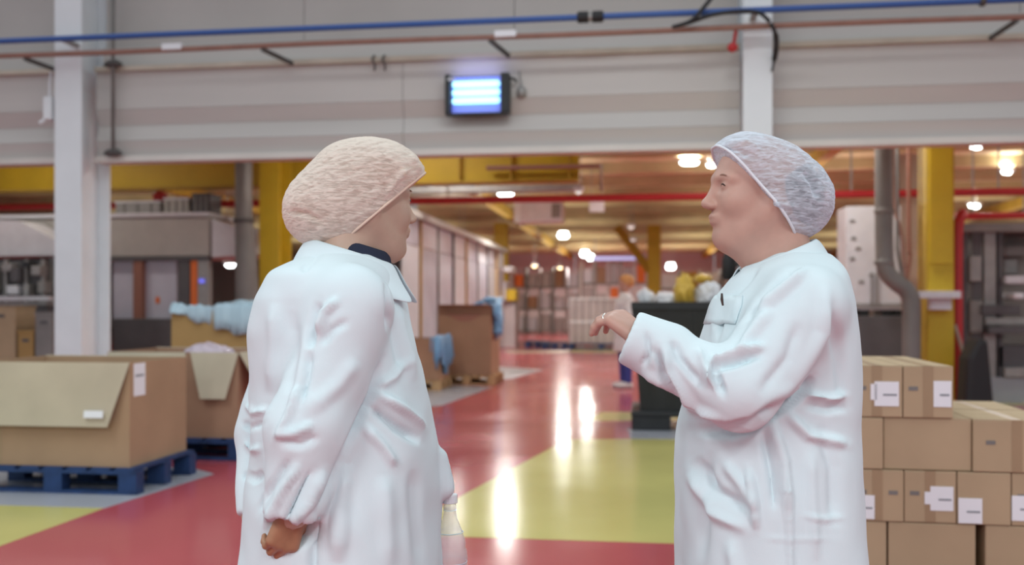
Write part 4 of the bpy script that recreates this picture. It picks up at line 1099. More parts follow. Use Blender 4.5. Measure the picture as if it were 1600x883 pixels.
def head_mesh(h=0.0028, scale=1.0, chin=0.0, neck_to=(-0.06, 0, -0.22), fat=0.0):
    """faces +x, left is +y, origin between the ears at eye height"""
    f = Field((-0.14, -0.105, -0.24), (0.145, 0.105, 0.125), h)
    f.uni(f.ell((-0.012, 0, 0.015), (0.100, 0.076, 0.088)))
    f.uni(f.ell((0.030, 0, -0.040), (0.062, 0.058, 0.075)), 0.03)            # mid face
    f.uni(f.ell((0.038, 0, -0.078), (0.050, 0.043+fat*0.3, 0.046)), 0.025)   # lower face
    for sgn in (1, -1):
        f.uni(f.cone((-0.012, sgn*0.058, -0.050), (0.062, sgn*0.018, -0.108+chin), 0.020+fat*0.3, 0.017), 0.025)   # jaw
        f.uni(f.ell((0.055, sgn*0.038, -0.035), (0.028, 0.024, 0.026)), 0.02)     # cheek
        f.uni(f.cone((0.084, sgn*0.012, 0.017), (0.066, sgn*0.048, 0.013), 0.0085, 0.0075), 0.016)  # brow ridge
        f.sub(f.ell((0.096, sgn*0.031, -0.001), (0.016, 0.017, 0.011)), 0.012)    # socket
        f.uni(f.ell((0.0715, sgn*0.032, -0.002), (0.0135, 0.0145, 0.0115)), 0.004)  # closed lid over the eye
        f.uni(f.ell((0.0985, sgn*0.0105, -0.0385), (0.0100, 0.0078, 0.0068)), 0.007)    # nostril wing
        E = Matrix.Rotation(sgn*0.35, 3, 'Z')
        f.uni(f.ell((-0.014, sgn*0.078, -0.012), (0.019, 0.007, 0.032), E), 0.006)  # ear
        f.sub(f.ell((-0.009, sgn*0.087, -0.012), (0.009, 0.006, 0.017), E), 0.004)
        f.uni(f.ell((-0.010, sgn*0.076, -0.040), (0.009, 0.006, 0.010)), 0.006)
    f.uni(f.cone((0.083, 0, 0.008), (0.106, 0, -0.029), 0.0078, 0.0085), 0.012)   # nose
    f.uni(f.ell((0.1085, 0, -0.0335), (0.0105, 0.0105, 0.0088)), 0.008)
    f.uni(f.ell((0.086, 0, -0.064), (0.014, 0.022, 0.012)), 0.012)                # mouth mound
    f.uni(f.ell((0.0945, 0, -0.060), (0.0075, 0.019, 0.0052)), 0.006)             # upper lip
    f.uni(f.ell((0.0925, 0, -0.0715), (0.0075, 0.016, 0.0058)), 0.006)            # lower lip
    f.sub(f.cone((0.104, -0.018, -0.0658), (0.104, 0.018, -0.0658), 0.002, 0.002), 0.003)
    f.uni(f.ell((0.076, 0, -0.104+chin), (0.018, 0.020, 0.016)), 0.018)           # chin
    f.uni(f.cone((-0.030, 0, -0.06), neck_to, 0.054+fat, 0.060+fat), 0.035)       # neck
    f.uni(f.cone((0.035, 0, -0.105), (neck_to[0]+0.045, 0, neck_to[2]+0.04), 0.030+fat, 0.03), 0.035)  # throat
    V, Q = f.mesh(); V = relax(V, Q, 1, 0.4)
    return V*scale, Q

def hand_mesh(wrist, d, palm_n, side, curl=(35, 40, 25), spread=0.10, thumb=0.6, s=1.0, h=0.0023, fingercurl=None, back=None):
    """wrist point, direction wrist->knuckles, palm normal (out of the palm); side=+1: thumb on d x n side"""
    d = Vector(d).normalized(); n = Vector(palm_n); n = (n-d*n.dot(d)).normalized(); u = d.cross(n)*side   # u points to the thumb
    w = Vector(wrist)
    lo = np.array(w)-0.20*s; hi = np.array(w)+0.20*s
    pieces = []
    def P(a, b, c): return w+(d*a+u*b+n*c)*s
    bk = w-Vector(back).normalized()*0.07*s if back is not None else P(-0.06, 0, 0)
    pieces.append(('c', bk, P(0.0, 0, 0), 0.029*s, 0.027*s, 0.0))
    for b in (-0.028, -0.010, 0.010, 0.027):
        pieces.append(('c', P(0.005, b*0.6, 0), P(0.083-abs(b-0.008)*0.22, b, -0.002), 0.0165*s, 0.0125*s, 0.012))
    tips = []
    base = [(0.084, 0.028, 0.070), (0.088, 0.0095, 0.079), (0.084, -0.009, 0.073), (0.076, -0.026, 0.057)]
    for i, (a, b, L) in enumerate(base):
        cu = fingercurl[i] if fingercurl else curl
        p = P(a, b, -0.002); ang = 0; q = p
        lens = (L*0.46, L*0.31, L*0.23); rad = (0.0098, 0.0088, 0.0078, 0.0066)
        sp = spread*(1.5-i)/1.5
        for j in range(3):
            ang += math.radians(cu[j])
            dirn = (d*math.cos(ang)+n*math.sin(ang)); dirn = (dirn+u*math.sin(sp)*math.cos(ang)).normalized()
            q2 = q+dirn*lens[j]*s
            pieces.append(('c', q, q2, rad[j]*s*(0.9 if i == 3 else 1), rad[j+1]*s*(0.9 if i == 3 else 1), 0.0035))
            q = q2
        tips.append(q)
    t0 = P(0.018, 0.026, 0.006)
    t1 = t0+(d*0.75+u*0.75*thumb+n*0.35).normalized()*0.036*s
    t2 = t1+(d*0.9+u*0.35*thumb+n*0.35).normalized()*0.030*s
    t3 = t2+(d*0.95+u*0.1*thumb+n*0.4).normalized()*0.023*s
    pieces += [('c', P(0.01, 0.012, 0.002), t0, 0.016*s, 0.0165*s, 0.012), ('c', t0, t1, 0.0155*s, 0.0115*s, 0.008), ('c', t1, t2, 0.011*s, 0.0098*s, 0.003), ('c', t2, t3, 0.0098*s, 0.0078*s, 0.003)]
    pts = np.array([list(p[1]) for p in pieces]+[list(p[2]) for p in pieces])
    f = Field(pts.min(0)-0.04*s, pts.max(0)+0.035*s, h)
    for _, a, b, ra, rb, k in pieces: f.uni(f.cone(a, b, ra, rb), k)
    V, Q = f.mesh()
    return (V, Q), dict(ring_base=P(base[2][0], base[2][1], -0.002), d=d, n=n, u=u, tips=tips)

def net_mesh(shapes, planes, k=0.05, h=0.004, pad=0.03):
    lo = np.min([np.array(c)-np.array(r) for c, r, _ in shapes], 0)-pad; hi = np.max([np.array(c)+np.array(r) for c, r, _ in shapes], 0)+pad
    f = Field(lo, hi, h)
    for c, r, R in shapes: f.uni(f.ell(c, r, R), k)
    base = f.F.copy()
    for p, n in planes: f.F = np.maximum(f.F, f.plane(p, n))
    f.base = base
    return f
def loop_on_plane(f, p, n, c, others=(), N=72, rmax=0.25):
    """outline of the uncut field on plane (p,n) seen from centre c"""
    n = Vector(n).normalized(); c = Vector(c); c = c-n*(c-Vector(p)).dot(n)
    a = n.orthogonal().normalized(); b = n.cross(a); out = []
    for i in range(N):
        th = 2*math.pi*i/N; d = a*math.cos(th)+b*math.sin(th); last = c
        for r in np.arange(0.01, rmax, 0.002):
            q = c+d*r
            ijk = [int(round((q[j]-f.lo[j])/f.h)) for j in range(3)]
            if any(ijk[j] < 0 or ijk[j] >= f.base.shape[j] for j in range(3)): break
            if f.base[tuple(ijk)] > 0: break
            last = q
        out.append(last)
    # light smoothing
    return [(out[i-1]+out[i]*2+out[(i+1) % N])/4 for i in range(N)]

class Person:
    def __init__(s, label, px0, t0):
        s.px0, s.t0 = px0, t0
        s.x0 = (px0-800)/F_PX*t0
        w = pt(px0, HOR, t0)
        s.root = thing('person', label, 'person', (w.x, w.y, 0.0), YAW)
    def L(s, px, py, dt=0.0):
        t = s.t0+dt
        return np.array(((px-800)/F_PX*t-s.x0, dt, CAM_H-(py-HOR)/F_PX*t))
    def px(s, V):
        t = s.t0+V[:, 1]
        return 800+F_PX*(V[:, 0]+s.x0)/t, HOR-F_PX*(V[:, 2]-CAM_H)/t
    def rows(s, table, cy=0.0):
        R = []
        for py, a, b, hb in table:
            A, B = s.L(a, py), s.L(b, py)
            R.append((A[2], (A[0]+B[0])/2, cy, (B[0]-A[0])/2, hb))
        return R
    def fold(s, V, N, folds):
        """push the cloth along its normal in ridges that follow creases (pixel polylines)"""
        x, y = s.px(V); D = np.zeros(len(V))
        t = s.t0+V[:, 1]; vx = V[:, 0]+s.x0
        view = np.stack([vx, t, V[:, 2]-CAM_H], 1); view /= np.linalg.norm(view, axis=1, keepdims=True)
        facing = np.clip(-(view*N).sum(1)*2.5, 0, 1)
        for pts, amp, sig in folds:
            best = np.full(len(V), 1e9); par = np.zeros(len(V))
            n = len(pts)-1
            for i in range(n):
                ax, ay = pts[i]; bx, by = pts[i+1]; dx, dy = bx-ax, by-ay; L2 = dx*dx+dy*dy+1e-9
                u = np.clip(((x-ax)*dx+(y-ay)*dy)/L2, 0, 1)
                d = np.hypot(x-ax-u*dx, y-ay-u*dy); m = d < best
                best[m] = d[m]; par[m] = (i+u[m])/n
            taper = np.clip(np.sin(np.pi*np.clip(par, 0.02, 0.98))*1.6, 0, 1)
            q = best/(sig*0.9); D += 1.45*amp*(1-0.55*q*q)*np.exp(-q*q)*taper*facing
        return V+N*D[:, None]

def band_collar(name, parent, m, ring, thick=0.006):
    """ring: list of (inner_top, outer_mid, outer_bottom) points round the neck"""
    n = len(ring); k = len(ring[0])
    V = [tuple(p) for r in ring for p in r]
    Fc = [(i*k+j, (i+1)*k+j, (i+1)*k+j+1, i*k+j+1) for i in range(n-1) for j in range(k-1)]
    o = MB().add(V, Fc).build(name, m, parent, smooth=True)
    s = o.modifiers.new('s', 'SOLIDIFY'); s.thickness = thick; s.offset = 1
    sb = o.modifiers.new('b', 'SUBSURF'); sb.levels = 2; sb.render_levels = 2
    return o

def wave_noise(V, seed, amp, freq, n=10, stretch=(1, 1, 1)):
    g = np.random.default_rng(seed); K = g.normal(size=(n, 3))*freq*np.array(stretch); ph_ = g.uniform(0, 6.28, n)
    return amp*np.sin(V@K.T+ph_).mean(1)*1.6

def cloth(V, seed):
    """hanging drape and small crease relief of the coat cloth"""
    a = wave_noise(V, seed, 1.0, 17, 6, (1, 1, 0.2)); b = wave_noise(V, seed+40, 1.0, 26, 6, (0.7, 0.7, 1.0))
    low = np.clip((1.15-V[:, 2])/0.25, 0, 1)
    return 0.0065*a*low+0.0025*b

def legs_and_shoes(P, pxs, dts, yaw_dir, hip_py=800, trouser=TROUSER):
    for px, dt in zip(pxs, dts):
        hip = P.L(px, hip_py, dt); 
        f = Field((hip[0]-0.14, hip[1]-0.14, 0.03), (hip[0]+0.14, hip[1]+0.14, hip[2]+0.1), 0.008)
        f.uni(f.cone(hip, (hip[0], hip[1], 0.48), 0.070, 0.062)); f.uni(f.cone((hip[0], hip[1], 0.48), (hip[0]-0.01*yaw_dir[0], hip[1], 0.07), 0.068, 0.058, True), 0.02)
        V, Q = f.mesh(); V = V+vnormals(V, Q)*wave_noise(V, 3, 0.006, 30)[:, None]
        link('trouser_leg', np_mesh('trouser_leg', V, Q), trouser, P.root)
        c = np.array((hip[0], hip[1], 0.0)); d = np.array((yaw_dir[0], yaw_dir[1], 0), float); d /= np.linalg.norm(d)
        f = Field(c+[-0.24, -0.24, -0.01], c+[0.24, 0.24, 0.15], 0.006)
        f.uni(f.cone(c-d*0.055+[0, 0, 0.045], c+d*0.15+[0, 0, 0.036], 0.043, 0.034)); f.uni(f.cone(c+[0, 0, 0.05], c+[0, 0, 0.09], 0.046, 0.05), 0.04)
        f.F = np.maximum(f.F, 0.002-f.Z)
        V, Q = f.mesh(); link('shoe', np_mesh('shoe', V, Q), SHOEM, P.root)

# ---------------------------------------------------------------- right woman (faces left)
PR = Person('woman in white coat and bluish hairnet facing left with one hand raised', 1205, 2.03)
L = PR.L
tableR = [(398, 1200, 1284, 0.085), (405, 1186, 1294, 0.115), (417, 1168, 1303, 0.15), (430, 1150, 1309, 0.185), (470, 1118, 1320, 0.205), (520, 1101, 1327, 0.21), (590, 1079, 1332, 0.205),
          (660, 1063, 1334, 0.20), (760, 1060, 1337, 0.215), (883, 1062, 1340, 0.23), (1050, 1058, 1346, 0.25)]
rowsR = PR.rows(tableR, 0.0)
sh, el, wr = L(1254, 482, -0.178), L(1152, 612, -0.235), L(984, 527, -0.20)
wr_dir = (wr-el)/np.linalg.norm(wr-el)
f = Field((-0.40, -0.42, 0.44), (0.34, 0.33, L(1200, 360)[2]+0.02), 0.0055)
f.uni(f.sections(rowsR, L(1200, 400)[2], 0.46, 2.3))
f.uni(f.cone(sh, el, 0.080, 0.070), 0.030)
cuff = f.cone(el, wr, 0.070, 0.047, True)
f.uni(cuff, 0.028)
# soft rolled cuff band and bulge
f.uni(f.cone(wr-wr_dir*0.055, wr-wr_dir*0.004, 0.0505, 0.0485, True), 0.012)
f.uni(f.cone(L(1046, 548, -0.205), wr, 0.056, 0.051, True), 0.010)   # rolled-back cuff bulge
shf, elf, wrf = L(1232, 460, 0.165), L(1240, 650, 0.17), L(1215, 850, 0.12)
f.uni(f.cone(shf, elf, 0.082, 0.07), 0.05); f.uni(f.cone(elf, wrf, 0.07, 0.055, True), 0.03)
f.sub(f.cone(wr-wr_dir*0.03, wr+wr_dir*0.03, 0.040, 0.041), 0.004)
V, Q = f.mesh(); V = relax(V, Q, 2, 0.5); N = vnormals(V, Q)
foldsR = [  # (pixel polyline, height m, width px)
    ([(1262, 420), (1225, 455), (1185, 490)], 0.012, 9), ([(1240, 425), (1190, 470), (1160, 510)], -0.010, 8),
    ([(1290, 440), (1285, 520), (1240, 600), (1200, 650)], 0.010, 14), ([(1275, 590), (1240, 625), (1190, 660)], -0.020, 8),
    ([(1195, 540), (1160, 553), (1112, 562)], 0.012, 7), ([(1190, 555), (1150, 568), (1115, 575)], -0.011, 7),
    ([(1130, 620), (1118, 585), (1112, 560)], -0.012, 7), ([(1105, 600), (1110, 570), (1120, 552)], 0.010, 7),
    ([(1036, 535), (1045, 580), (1085, 640), (1130, 660)], 0.010, 8), ([(1025, 540), (1035, 585), (1070, 635)], -0.011, 7),
    ([(1050, 530), (1062, 560), (1100, 610)], -0.009, 8), ([(1090, 540), (1100, 575), (1120, 610)], 0.009, 8),
    ([(1000, 580), (1040, 600), (1090, 650)], 0.007, 9), ([(1210, 480), (1170, 530), (1150, 560)], 0.010, 10),
    ([(1250, 500), (1230, 560), (1185, 620)], -0.006, 14), ([(1010, 515), (1015, 550), (1003, 575)], -0.008, 6),
    ([(1080, 670), (1140, 675), (1180, 665), (1250, 600)], -0.014, 11), ([(1205, 655), (1225, 720), (1232, 800)], 0.010, 9), ([(1190, 665), (1205, 740), (1210, 800)], -0.010, 10),
    ([(1230, 645), (1262, 680), (1325, 695)], 0.012, 10), ([(1255, 615), (1295, 622), (1325, 618)], 0.011, 6), ([(1255, 632), (1290, 640), (1325, 635)], -0.008, 8),
    ([(1080, 715), (1120, 770), (1175, 800)], -0.012, 13), ([(1075, 735), (1110, 800), (1170, 830)], 0.010, 12), ([(1168, 730), (1178, 780), (1182, 830)], 0.011, 8),
    ([(1130, 720), (1160, 760), (1180, 800)], 0.008, 10), ([(1225, 720), (1232, 810), (1235, 883), (1236, 960)], 0.008, 7), ([(1250, 805), (1290, 812), (1320, 808)], 0.003, 6),
    ([(1190, 840), (1240, 843), (1300, 842)], 0.0015, 5), ([(1280, 660), (1300, 730), (1305, 830)], -0.008, 14), ([(1300, 480), (1312, 560), (1318, 640)], -0.007, 12),
    ([(1110, 700), (1100, 780), (1095, 883)], -0.006, 12), ([(1265, 700), (1268, 780), (1275, 883)], 0.007, 12), ([(1140, 840), (1150, 900), (1152, 1000)], 0.008, 14),
    ([(1180, 410), (1150, 440), (1118, 470), (1108, 530)], 0.007, 5), ([(1190, 415), (1160, 445), (1128, 478), (1118, 535)], -0.008, 5),
]
V = PR.fold(V, N, foldsR); N = vnormals(V, Q)
V = V+N*(wave_noise(V, 11, 0.0035, 14, stretch=(1, 1, 0.5))+wave_noise(V, 12, 0.0018, 38)+cloth(V, 13))[:, None]
coat = link('lab_coat', np_mesh('lab_coat', V, Q), COAT, PR.root)

HC = L(1184, 292, -0.01)
Rh = Matrix.Rotation(math.pi+0.06, 3, 'Z') @ Matrix.Rotation(0.02, 3, 'Y')
hv, hq = head_mesh(scale=1.02, fat=0.007, neck_to=(-0.055, 0, -0.21))
hv = xf(hv, Rh, HC)
def hp(R, c, p, s=1.02): return np.array(c)+np.array(R@Vector(p))*s
# torso, arms under the coat keep the body one figure
def under_body(P, rows, arms, lo, hi):
    f = Field(lo, hi, 0.012)
    f.uni(f.sections([(z, cx, cy, max(a-0.045, 0.03), max(b-0.06, 0.03)) for z, cx, cy, a, b in rows], rows[1][0]-0.03, 0.62))
    for ch in arms:
        for a, b in zip(ch[:-1], ch[1:]): f.uni(f.cone(a, b, 0.035, 0.028), 0.03)
    return f.mesh()
# raised left hand: back of the hand up and towards the camera, fingers drooping
hd_dir = Vector((-0.62, 0.42, 0.50)); hn = Vector((-0.45, 0.55, -0.70))
hw = wr+np.array((0.026, 0.0, -0.004))
(hV, hQ), info = hand_mesh(hw, hd_dir, hn, -1, spread=0.26, thumb=0.8, s=0.90, back=wr_dir, fingercurl=[(50, 34, 18), (48, 32, 18), (46, 32, 18), (42, 32, 18)])
d2 = Vector((-0.15, 0.1, -1)); (hV2, hQ2), _ = hand_mesh(wrf, d2, (0.2, -1, 0), 1, s=0.95, h=0.004)
ub = under_body(PR, rowsR, [[sh, el, wr-wr_dir*0.06], [shf, elf, wrf]], (-0.36, -0.36, 0.58), (0.28, 0.28, 1.45))
bv, bq = joined([(hv, hq), (hV, hQ), (hV2, hQ2), ub])
bodyR = link('body', np_mesh('body', bv, bq), SKIN_F, PR.root)
# face details
for sg in (1, -1):
    e = [hp(Rh, HC, (0.0835-abs(a)*0.16, sg*(0.032+a), -0.0015+0.004*math.cos(a*140))) for a in np.linspace(-0.013, 0.013, 7)]
    MB().tube(e, [0.0008, 0.0016, 0.002, 0.002, 0.002, 0.0016, 0.0008], 6).build('eyelid_line', EYE, bodyR)
    e = [hp(Rh, HC, (0.0905-0.25*abs(a+0.014)-0.002, sg*(0.030+a), 0.0185+0.003*math.cos((a-0.004)*110))) for a in np.linspace(-0.016, 0.020, 7)]
    MB().tube(e, [0.0010, 0.0020, 0.0022, 0.0021, 0.0019, 0.0015, 0.0008], 6).build('eyebrow', BROW, bodyR)
for z, x in ((-0.0612, 0.0980), (-0.0705, 0.0960)):
    e = [hp(Rh, HC, (x-14*a*a, a, z)) for a in np.linspace(-0.019, 0.019, 7)]
    MB().tube(e, [0.0010, 0.0030, 0.0040, 0.0042, 0.0040, 0.0030, 0.0010], 8).build('lip', LIP, bodyR, smooth=True)
# ring
rb_ = info['ring_base']+(info['d']*math.cos(0.85)+info['n']*math.sin(0.85))*0.015
ax = (info['d']*math.cos(0.85)+info['n']*math.sin(0.85)).normalized(); o1 = ax.orthogonal().normalized(); o2 = ax.cross(o1)
MB().tube([rb_+(o1*math.cos(a)+o2*math.sin(a))*0.0098 for a in np.linspace(0, 2*math.pi, 20, endpoint=False)], 0.0019, 6, closed=True).build('finger_ring', GOLD, bodyR, smooth=True)
# hair and net
def R_pitch(a): return Matrix.Rotation(a, 3, 'Y')
hairs = [(L(1190, 289, -0.01), (0.103, 0.0755, 0.094), None), (L(1240, 312, -0.01), (0.062, 0.065, 0.065), None)]
cutA, cutB = L(1122, 240, 0), L(1226, 366, 0)
dv = cutB-cutA
nrm = np.array((-(-dv[2]), 0, -dv[0])); nrm = np.array((dv[2], 0.0, -dv[0])); nrm = nrm/np.linalg.norm(nrm)   # points to the face side
if nrm[0] > 0: nrm = -nrm
fh = net_mesh(hairs, [(cutA-nrm*0.010, nrm)], 0.04, 0.0045)
hV_, hQ_ = fh.mesh(); hairR = link('hair', np_mesh('hair', relax(hV_, hQ_, 1), hQ_), HAIR_G, PR.root)
nets = [(L(1203, 326, -0.01), (0.062, 0.086, 0.062), None), (L(1187, 287, -0.01), (0.112, 0.091, 0.100), None), (L(1244, 315, -0.01), (0.077, 0.080, 0.080), R_pitch(0.5)), (L(1150, 250, -0.01), (0.05, 0.075, 0.045), R_pitch(-0.5))]
fn = net_mesh(nets, [(cutA, nrm)], 0.05, 0.0032)
nV, nQ = fn.mesh(); nV = relax(nV, nQ, 2, 0.5); nN = vnormals(nV, nQ)
def crinkle(V, ang, seed, amp):
    c, s_ = math.cos(ang), math.sin(ang)
    U = np.stack([V[:, 0]*c+V[:, 2]*s_, V[:, 1], -V[:, 0]*s_+V[:, 2]*c], 1)
    g = np.random.default_rng(seed); D = np.zeros(len(V))
    for i in range(12):
        k = np.array([g.normal()*30, g.normal()*30, g.normal()*170]); D += np.abs(np.sin(U@k+g.uniform(0, 6)))
    return amp*(D/12-0.6)*4
nV = nV+nN*crinkle(nV, -0.25, 4, 0.0013)[:, None]
nV = PR.fold(nV, nN, [([(1120, 238), (1150, 232), (1180, 248)], -0.006, 6), ([(1130, 225), (1165, 222), (1190, 235)], 0.004, 7), ([(1255, 265), (1272, 285), (1278, 310)], -0.007, 8), ([(1180, 320), (1215, 318), (1250, 325)], 0.005, 6), ([(1205, 350), (1235, 345), (1270, 350)], -0.004, 7)])
netR = link('hair_net', np_mesh('hair_net', nV, nQ), NET_W, PR.root)
lp = loop_on_plane(fn, cutA, nrm, HC)
MB().tube(lp, 0.0030, 8, closed=True).build('elastic_band', ELASTIC, netR, smooth=True)

# collar of the coat
def collar_ring(P, front, back, half, n=19, span=0.93, w_top=0.0, drop=0.05, flare=0.028, dt0=0.0):
    """front/back px of the collar's upper edge; half = half width across"""
    A, B = P.L(front[0], front[1], dt0), P.L(back[0], back[1], dt0); c = (A+B)/2; ax = (B-A)/2
    R = []
    for i in range(n):
        a = math.pi*span*(2*i/(n-1)-1)     # 0 = back
        p = c+ax*math.cos(a)+np.array((0, half*math.sin(a), 0))
        out = np.array((ax[0]*math.cos(a)/max(np.linalg.norm(ax), 1e-6), math.sin(a), 0)); out /= np.linalg.norm(out)
        k = 1+0.5*(1-math.cos(a))/2
        R.append([p-out*0.004-np.array((0, 0, 0.03)), p, p+out*flare*0.35+np.array((0, 0, -0.004)), p+out*flare*0.8+np.array((0, 0, -drop*0.5*k)), p+out*flare*1.2*k+np.array((0, 0, -drop*k))])
    return R
band_collar('collar', coat, COAT, collar_ring(PR, (1160, 416), (1268, 371), 0.082, drop=0.058, flare=0.036))
# breast pocket flap with pen
def patch(P, V, N, px0, px1, py0, py1, name, m, parent, lift=0.004, nx=6, ny=6, skew=0.0, thick=0.004):
    """cloth patch laid on the camera side of the coat surface"""
    x, y = P.px(V); out = []
    ok = np.nonzero((N[:, 1] < 0.35))[0]
    for j in range(ny+1):
        for i in range(nx+1):
            qx = px0+(px1-px0)*i/nx+skew*j/ny; qy = py0+(py1-py0)*j/ny
            d = (x[ok]-qx)**2+(y[ok]-qy)**2
            c = ok[np.argsort(d)[:24]]; c = c[np.argsort(V[c, 1])[:8]]
            out.append(V[c].mean(0)+N[c].mean(0)*lift)
    Fc = [(j*(nx+1)+i, j*(nx+1)+i+1, (j+1)*(nx+1)+i+1, (j+1)*(nx+1)+i) for j in range(ny) for i in range(nx)]
    o = MB().add(out, Fc).build(name, m, parent, smooth=True)
    s = o.modifiers.new('s', 'SOLIDIFY'); s.thickness = thick; s.offset = 0
    return o
patch(PR, V, N, 1112, 1160, 462, 505, 'breast_pocket', COAT, coat, 0.002, skew=-14, thick=0.003)
pen = L(1128, 468, -0.17)
MB().tube([pen+np.array((0, 0, 0.012)), pen, pen-np.array((-0.002, 0, 0.012))], [0.002, 0.003, 0.002], 8).build('pen_clip', EYE, coat)
legs_and_shoes(PR, (1175, 1225), (-0.10, 0.10), (-1, 0))

# ---------------------------------------------------------------- left woman (faces right and away)
PL = Person('woman in white coat and cream hairnet seen from behind with hands clasped', 545, 2.03)
L = PL.L
tableL = [(397, 495, 590, 0.085), (404, 474, 600, 0.115), (413, 448, 610, 0.15), (425, 428, 618, 0.185), (465, 406, 632, 0.205), (520, 398, 645, 0.21), (580, 399, 660, 0.205),
          (640, 400, 674, 0.20), (700, 398, 684, 0.205), (760, 388, 688, 0.215), (883, 381, 690, 0.23), (1050, 380, 694, 0.25)]
rowsL = PL.rows(tableL, 0.0)
sh, el, wr = L(550, 480, -0.178), L(480, 668, -0.225), L(458, 806, -0.235)
wd = (wr-el)/np.linalg.norm(wr-el)
shf, elf, wrf = L(480, 470, 0.15), L(402, 680, 0.10), L(397, 806, 0.01)
wdf = (wrf-elf)/np.linalg.norm(wrf-elf)
f = Field((-0.33, -0.40, 0.44), (0.30, 0.32, L(545, 360)[2]+0.02), 0.0055)
f.uni(f.sections(rowsL, L(545, 399)[2], 0.46, 2.3))
f.uni(f.cone(sh, el, 0.083, 0.074), 0.030); f.uni(f.cone(el, wr, 0.074, 0.050, True), 0.03)
f.uni(f.cone(shf, elf, 0.075, 0.052), 0.03); f.uni(f.cone(elf, wrf, 0.052, 0.038, True), 0.012)
f.sub(f.cone(wr-wd*0.03, wr+wd*0.03, 0.042, 0.044), 0.004)
# hip pocket bulge at the coat front
f.uni(f.cone(L(684, 715, 0.02), L(690, 762, 0.02), 0.020, 0.024), 0.012)
V, Q = f.mesh(); V = relax(V, Q, 2, 0.5); N = vnormals(V, Q)
foldsL = [
    ([(500, 470), (487, 510), (482, 545)], -0.012, 9), ([(530, 465), (508, 490), (495, 525)], 0.012, 8), ([(545, 500), (520, 515), (500, 540)], -0.006, 8),
    ([(482, 545), (480, 590), (470, 630)], -0.010, 10), ([(560, 560), (530, 600), (470, 650)], 0.006, 16), ([(470, 600), (455, 640), (432, 690)], 0.010, 9),
    ([(437, 690), (470, 695), (500, 680)], -0.005, 9), ([(432, 680), (460, 676), (490, 662)], 0.009, 8), ([(600, 560), (580, 620), (550, 680), (520, 740), (490, 800)], -0.018, 7),
    ([(585, 612), (630, 640), (668, 670)], 0.013, 9), ([(575, 632), (620, 668), (662, 690)], -0.013, 10), ([(565, 660), (600, 700), (620, 730)], 0.009, 10), ([(640, 560), (615, 590), (590, 605)], 0.007, 9),
    ([(470, 720), (440, 770), (415, 830)], 0.010, 8), ([(488, 730), (460, 790), (430, 850)], -0.010, 7), ([(505, 730), (480, 785), (450, 825)], 0.009, 7), ([(455, 715), (425, 760), (405, 800)], -0.008, 7),
    ([(540, 720), (530, 800), (528, 883)], 0.010, 16), ([(500, 800), (490, 850), (488, 920)], -0.010, 10), ([(385, 630), (395, 645), (420, 640)], 0.008, 6), ([(378, 660), (392, 668), (415, 660)], -0.007, 6), ([(380, 690), (392, 705), (410, 700)], 0.008, 6), ([(378, 740), (395, 748), (410, 740)], -0.007, 7),
    ([(430, 470), (425, 540), (420, 620)], 0.007, 14), ([(455, 480), (455, 560), (450, 620)], -0.006, 14), ([(500, 395), (480, 410), (472, 425)], -0.006, 8), ([(620, 470), (632, 530), (650, 600)], 0.006, 9), ([(605, 470), (618, 530), (632, 590)], -0.006, 9),
    ([(600, 440), (606, 480), (607, 520)], -0.006, 5), ([(600, 740), (605, 800), (610, 900)], 0.006, 18), ([(650, 730), (655, 800), (660, 900)], -0.006, 14),
]
V = PL.fold(V, N, foldsL); N = vnormals(V, Q)
V = V+N*(wave_noise(V, 21, 0.0035, 14, stretch=(1, 1, 0.5))+wave_noise(V, 22, 0.0018, 38)+cloth(V, 23))[:, None]
coatL = link('lab_coat', np_mesh('lab_coat', V, Q), COAT, PL.root)
HC = L(573, 309, 0.0)
yawL = math.radians(33)
Rh = Matrix.Rotation(yawL, 3, 'Z') @ Matrix.Rotation(0.06, 3, 'Y')
hv, hq = head_mesh(scale=1.0, fat=0.0, neck_to=(-0.05, 0, -0.20))
hv = xf(hv, Rh, HC)
# far hand wraps the near wrist from the inside
(hV, hQ), infoL = hand_mesh(wrf, Vector((0.85, -0.1, -0.35)), Vector((0.1, -1, 0)), 1, s=0.88, h=0.004, curl=(20, 40, 30), back=wdf)
(hV2, hQ2), _ = hand_mesh(wr-wd*0.012, Vector((-0.32, 0.0, -0.93)), Vector((-0.55, 0.82, 0.1)), 1, s=0.86, curl=(45, 55, 35), spread=0.06, thumb=0.5, back=wd)
ub = under_body(PL, rowsL, [[sh, el, wr], [shf, elf, wrf]], (-0.32, -0.36, 0.58), (0.28, 0.28, 1.45))
bv, bq = joined([(hv, hq), ub])
bodyL = link('body', np_mesh('body', bv, bq), SKIN_T, PL.root)
hb_, hqq = joined([(hV, hQ), (hV2, hQ2)])
n0 = len(bodyL.data.polygons)
bv, bq = joined([(hv, hq), ub, (hb_, hqq)])
me = np_mesh('body', bv, bq); me.materials.append(SKIN_T); me.materials.append(SKIN_H)
mi = np.zeros(len(bq), np.int32); mi[n0:] = 1; me.polygons.foreach_set('material_index', mi)
bodyL.data = me
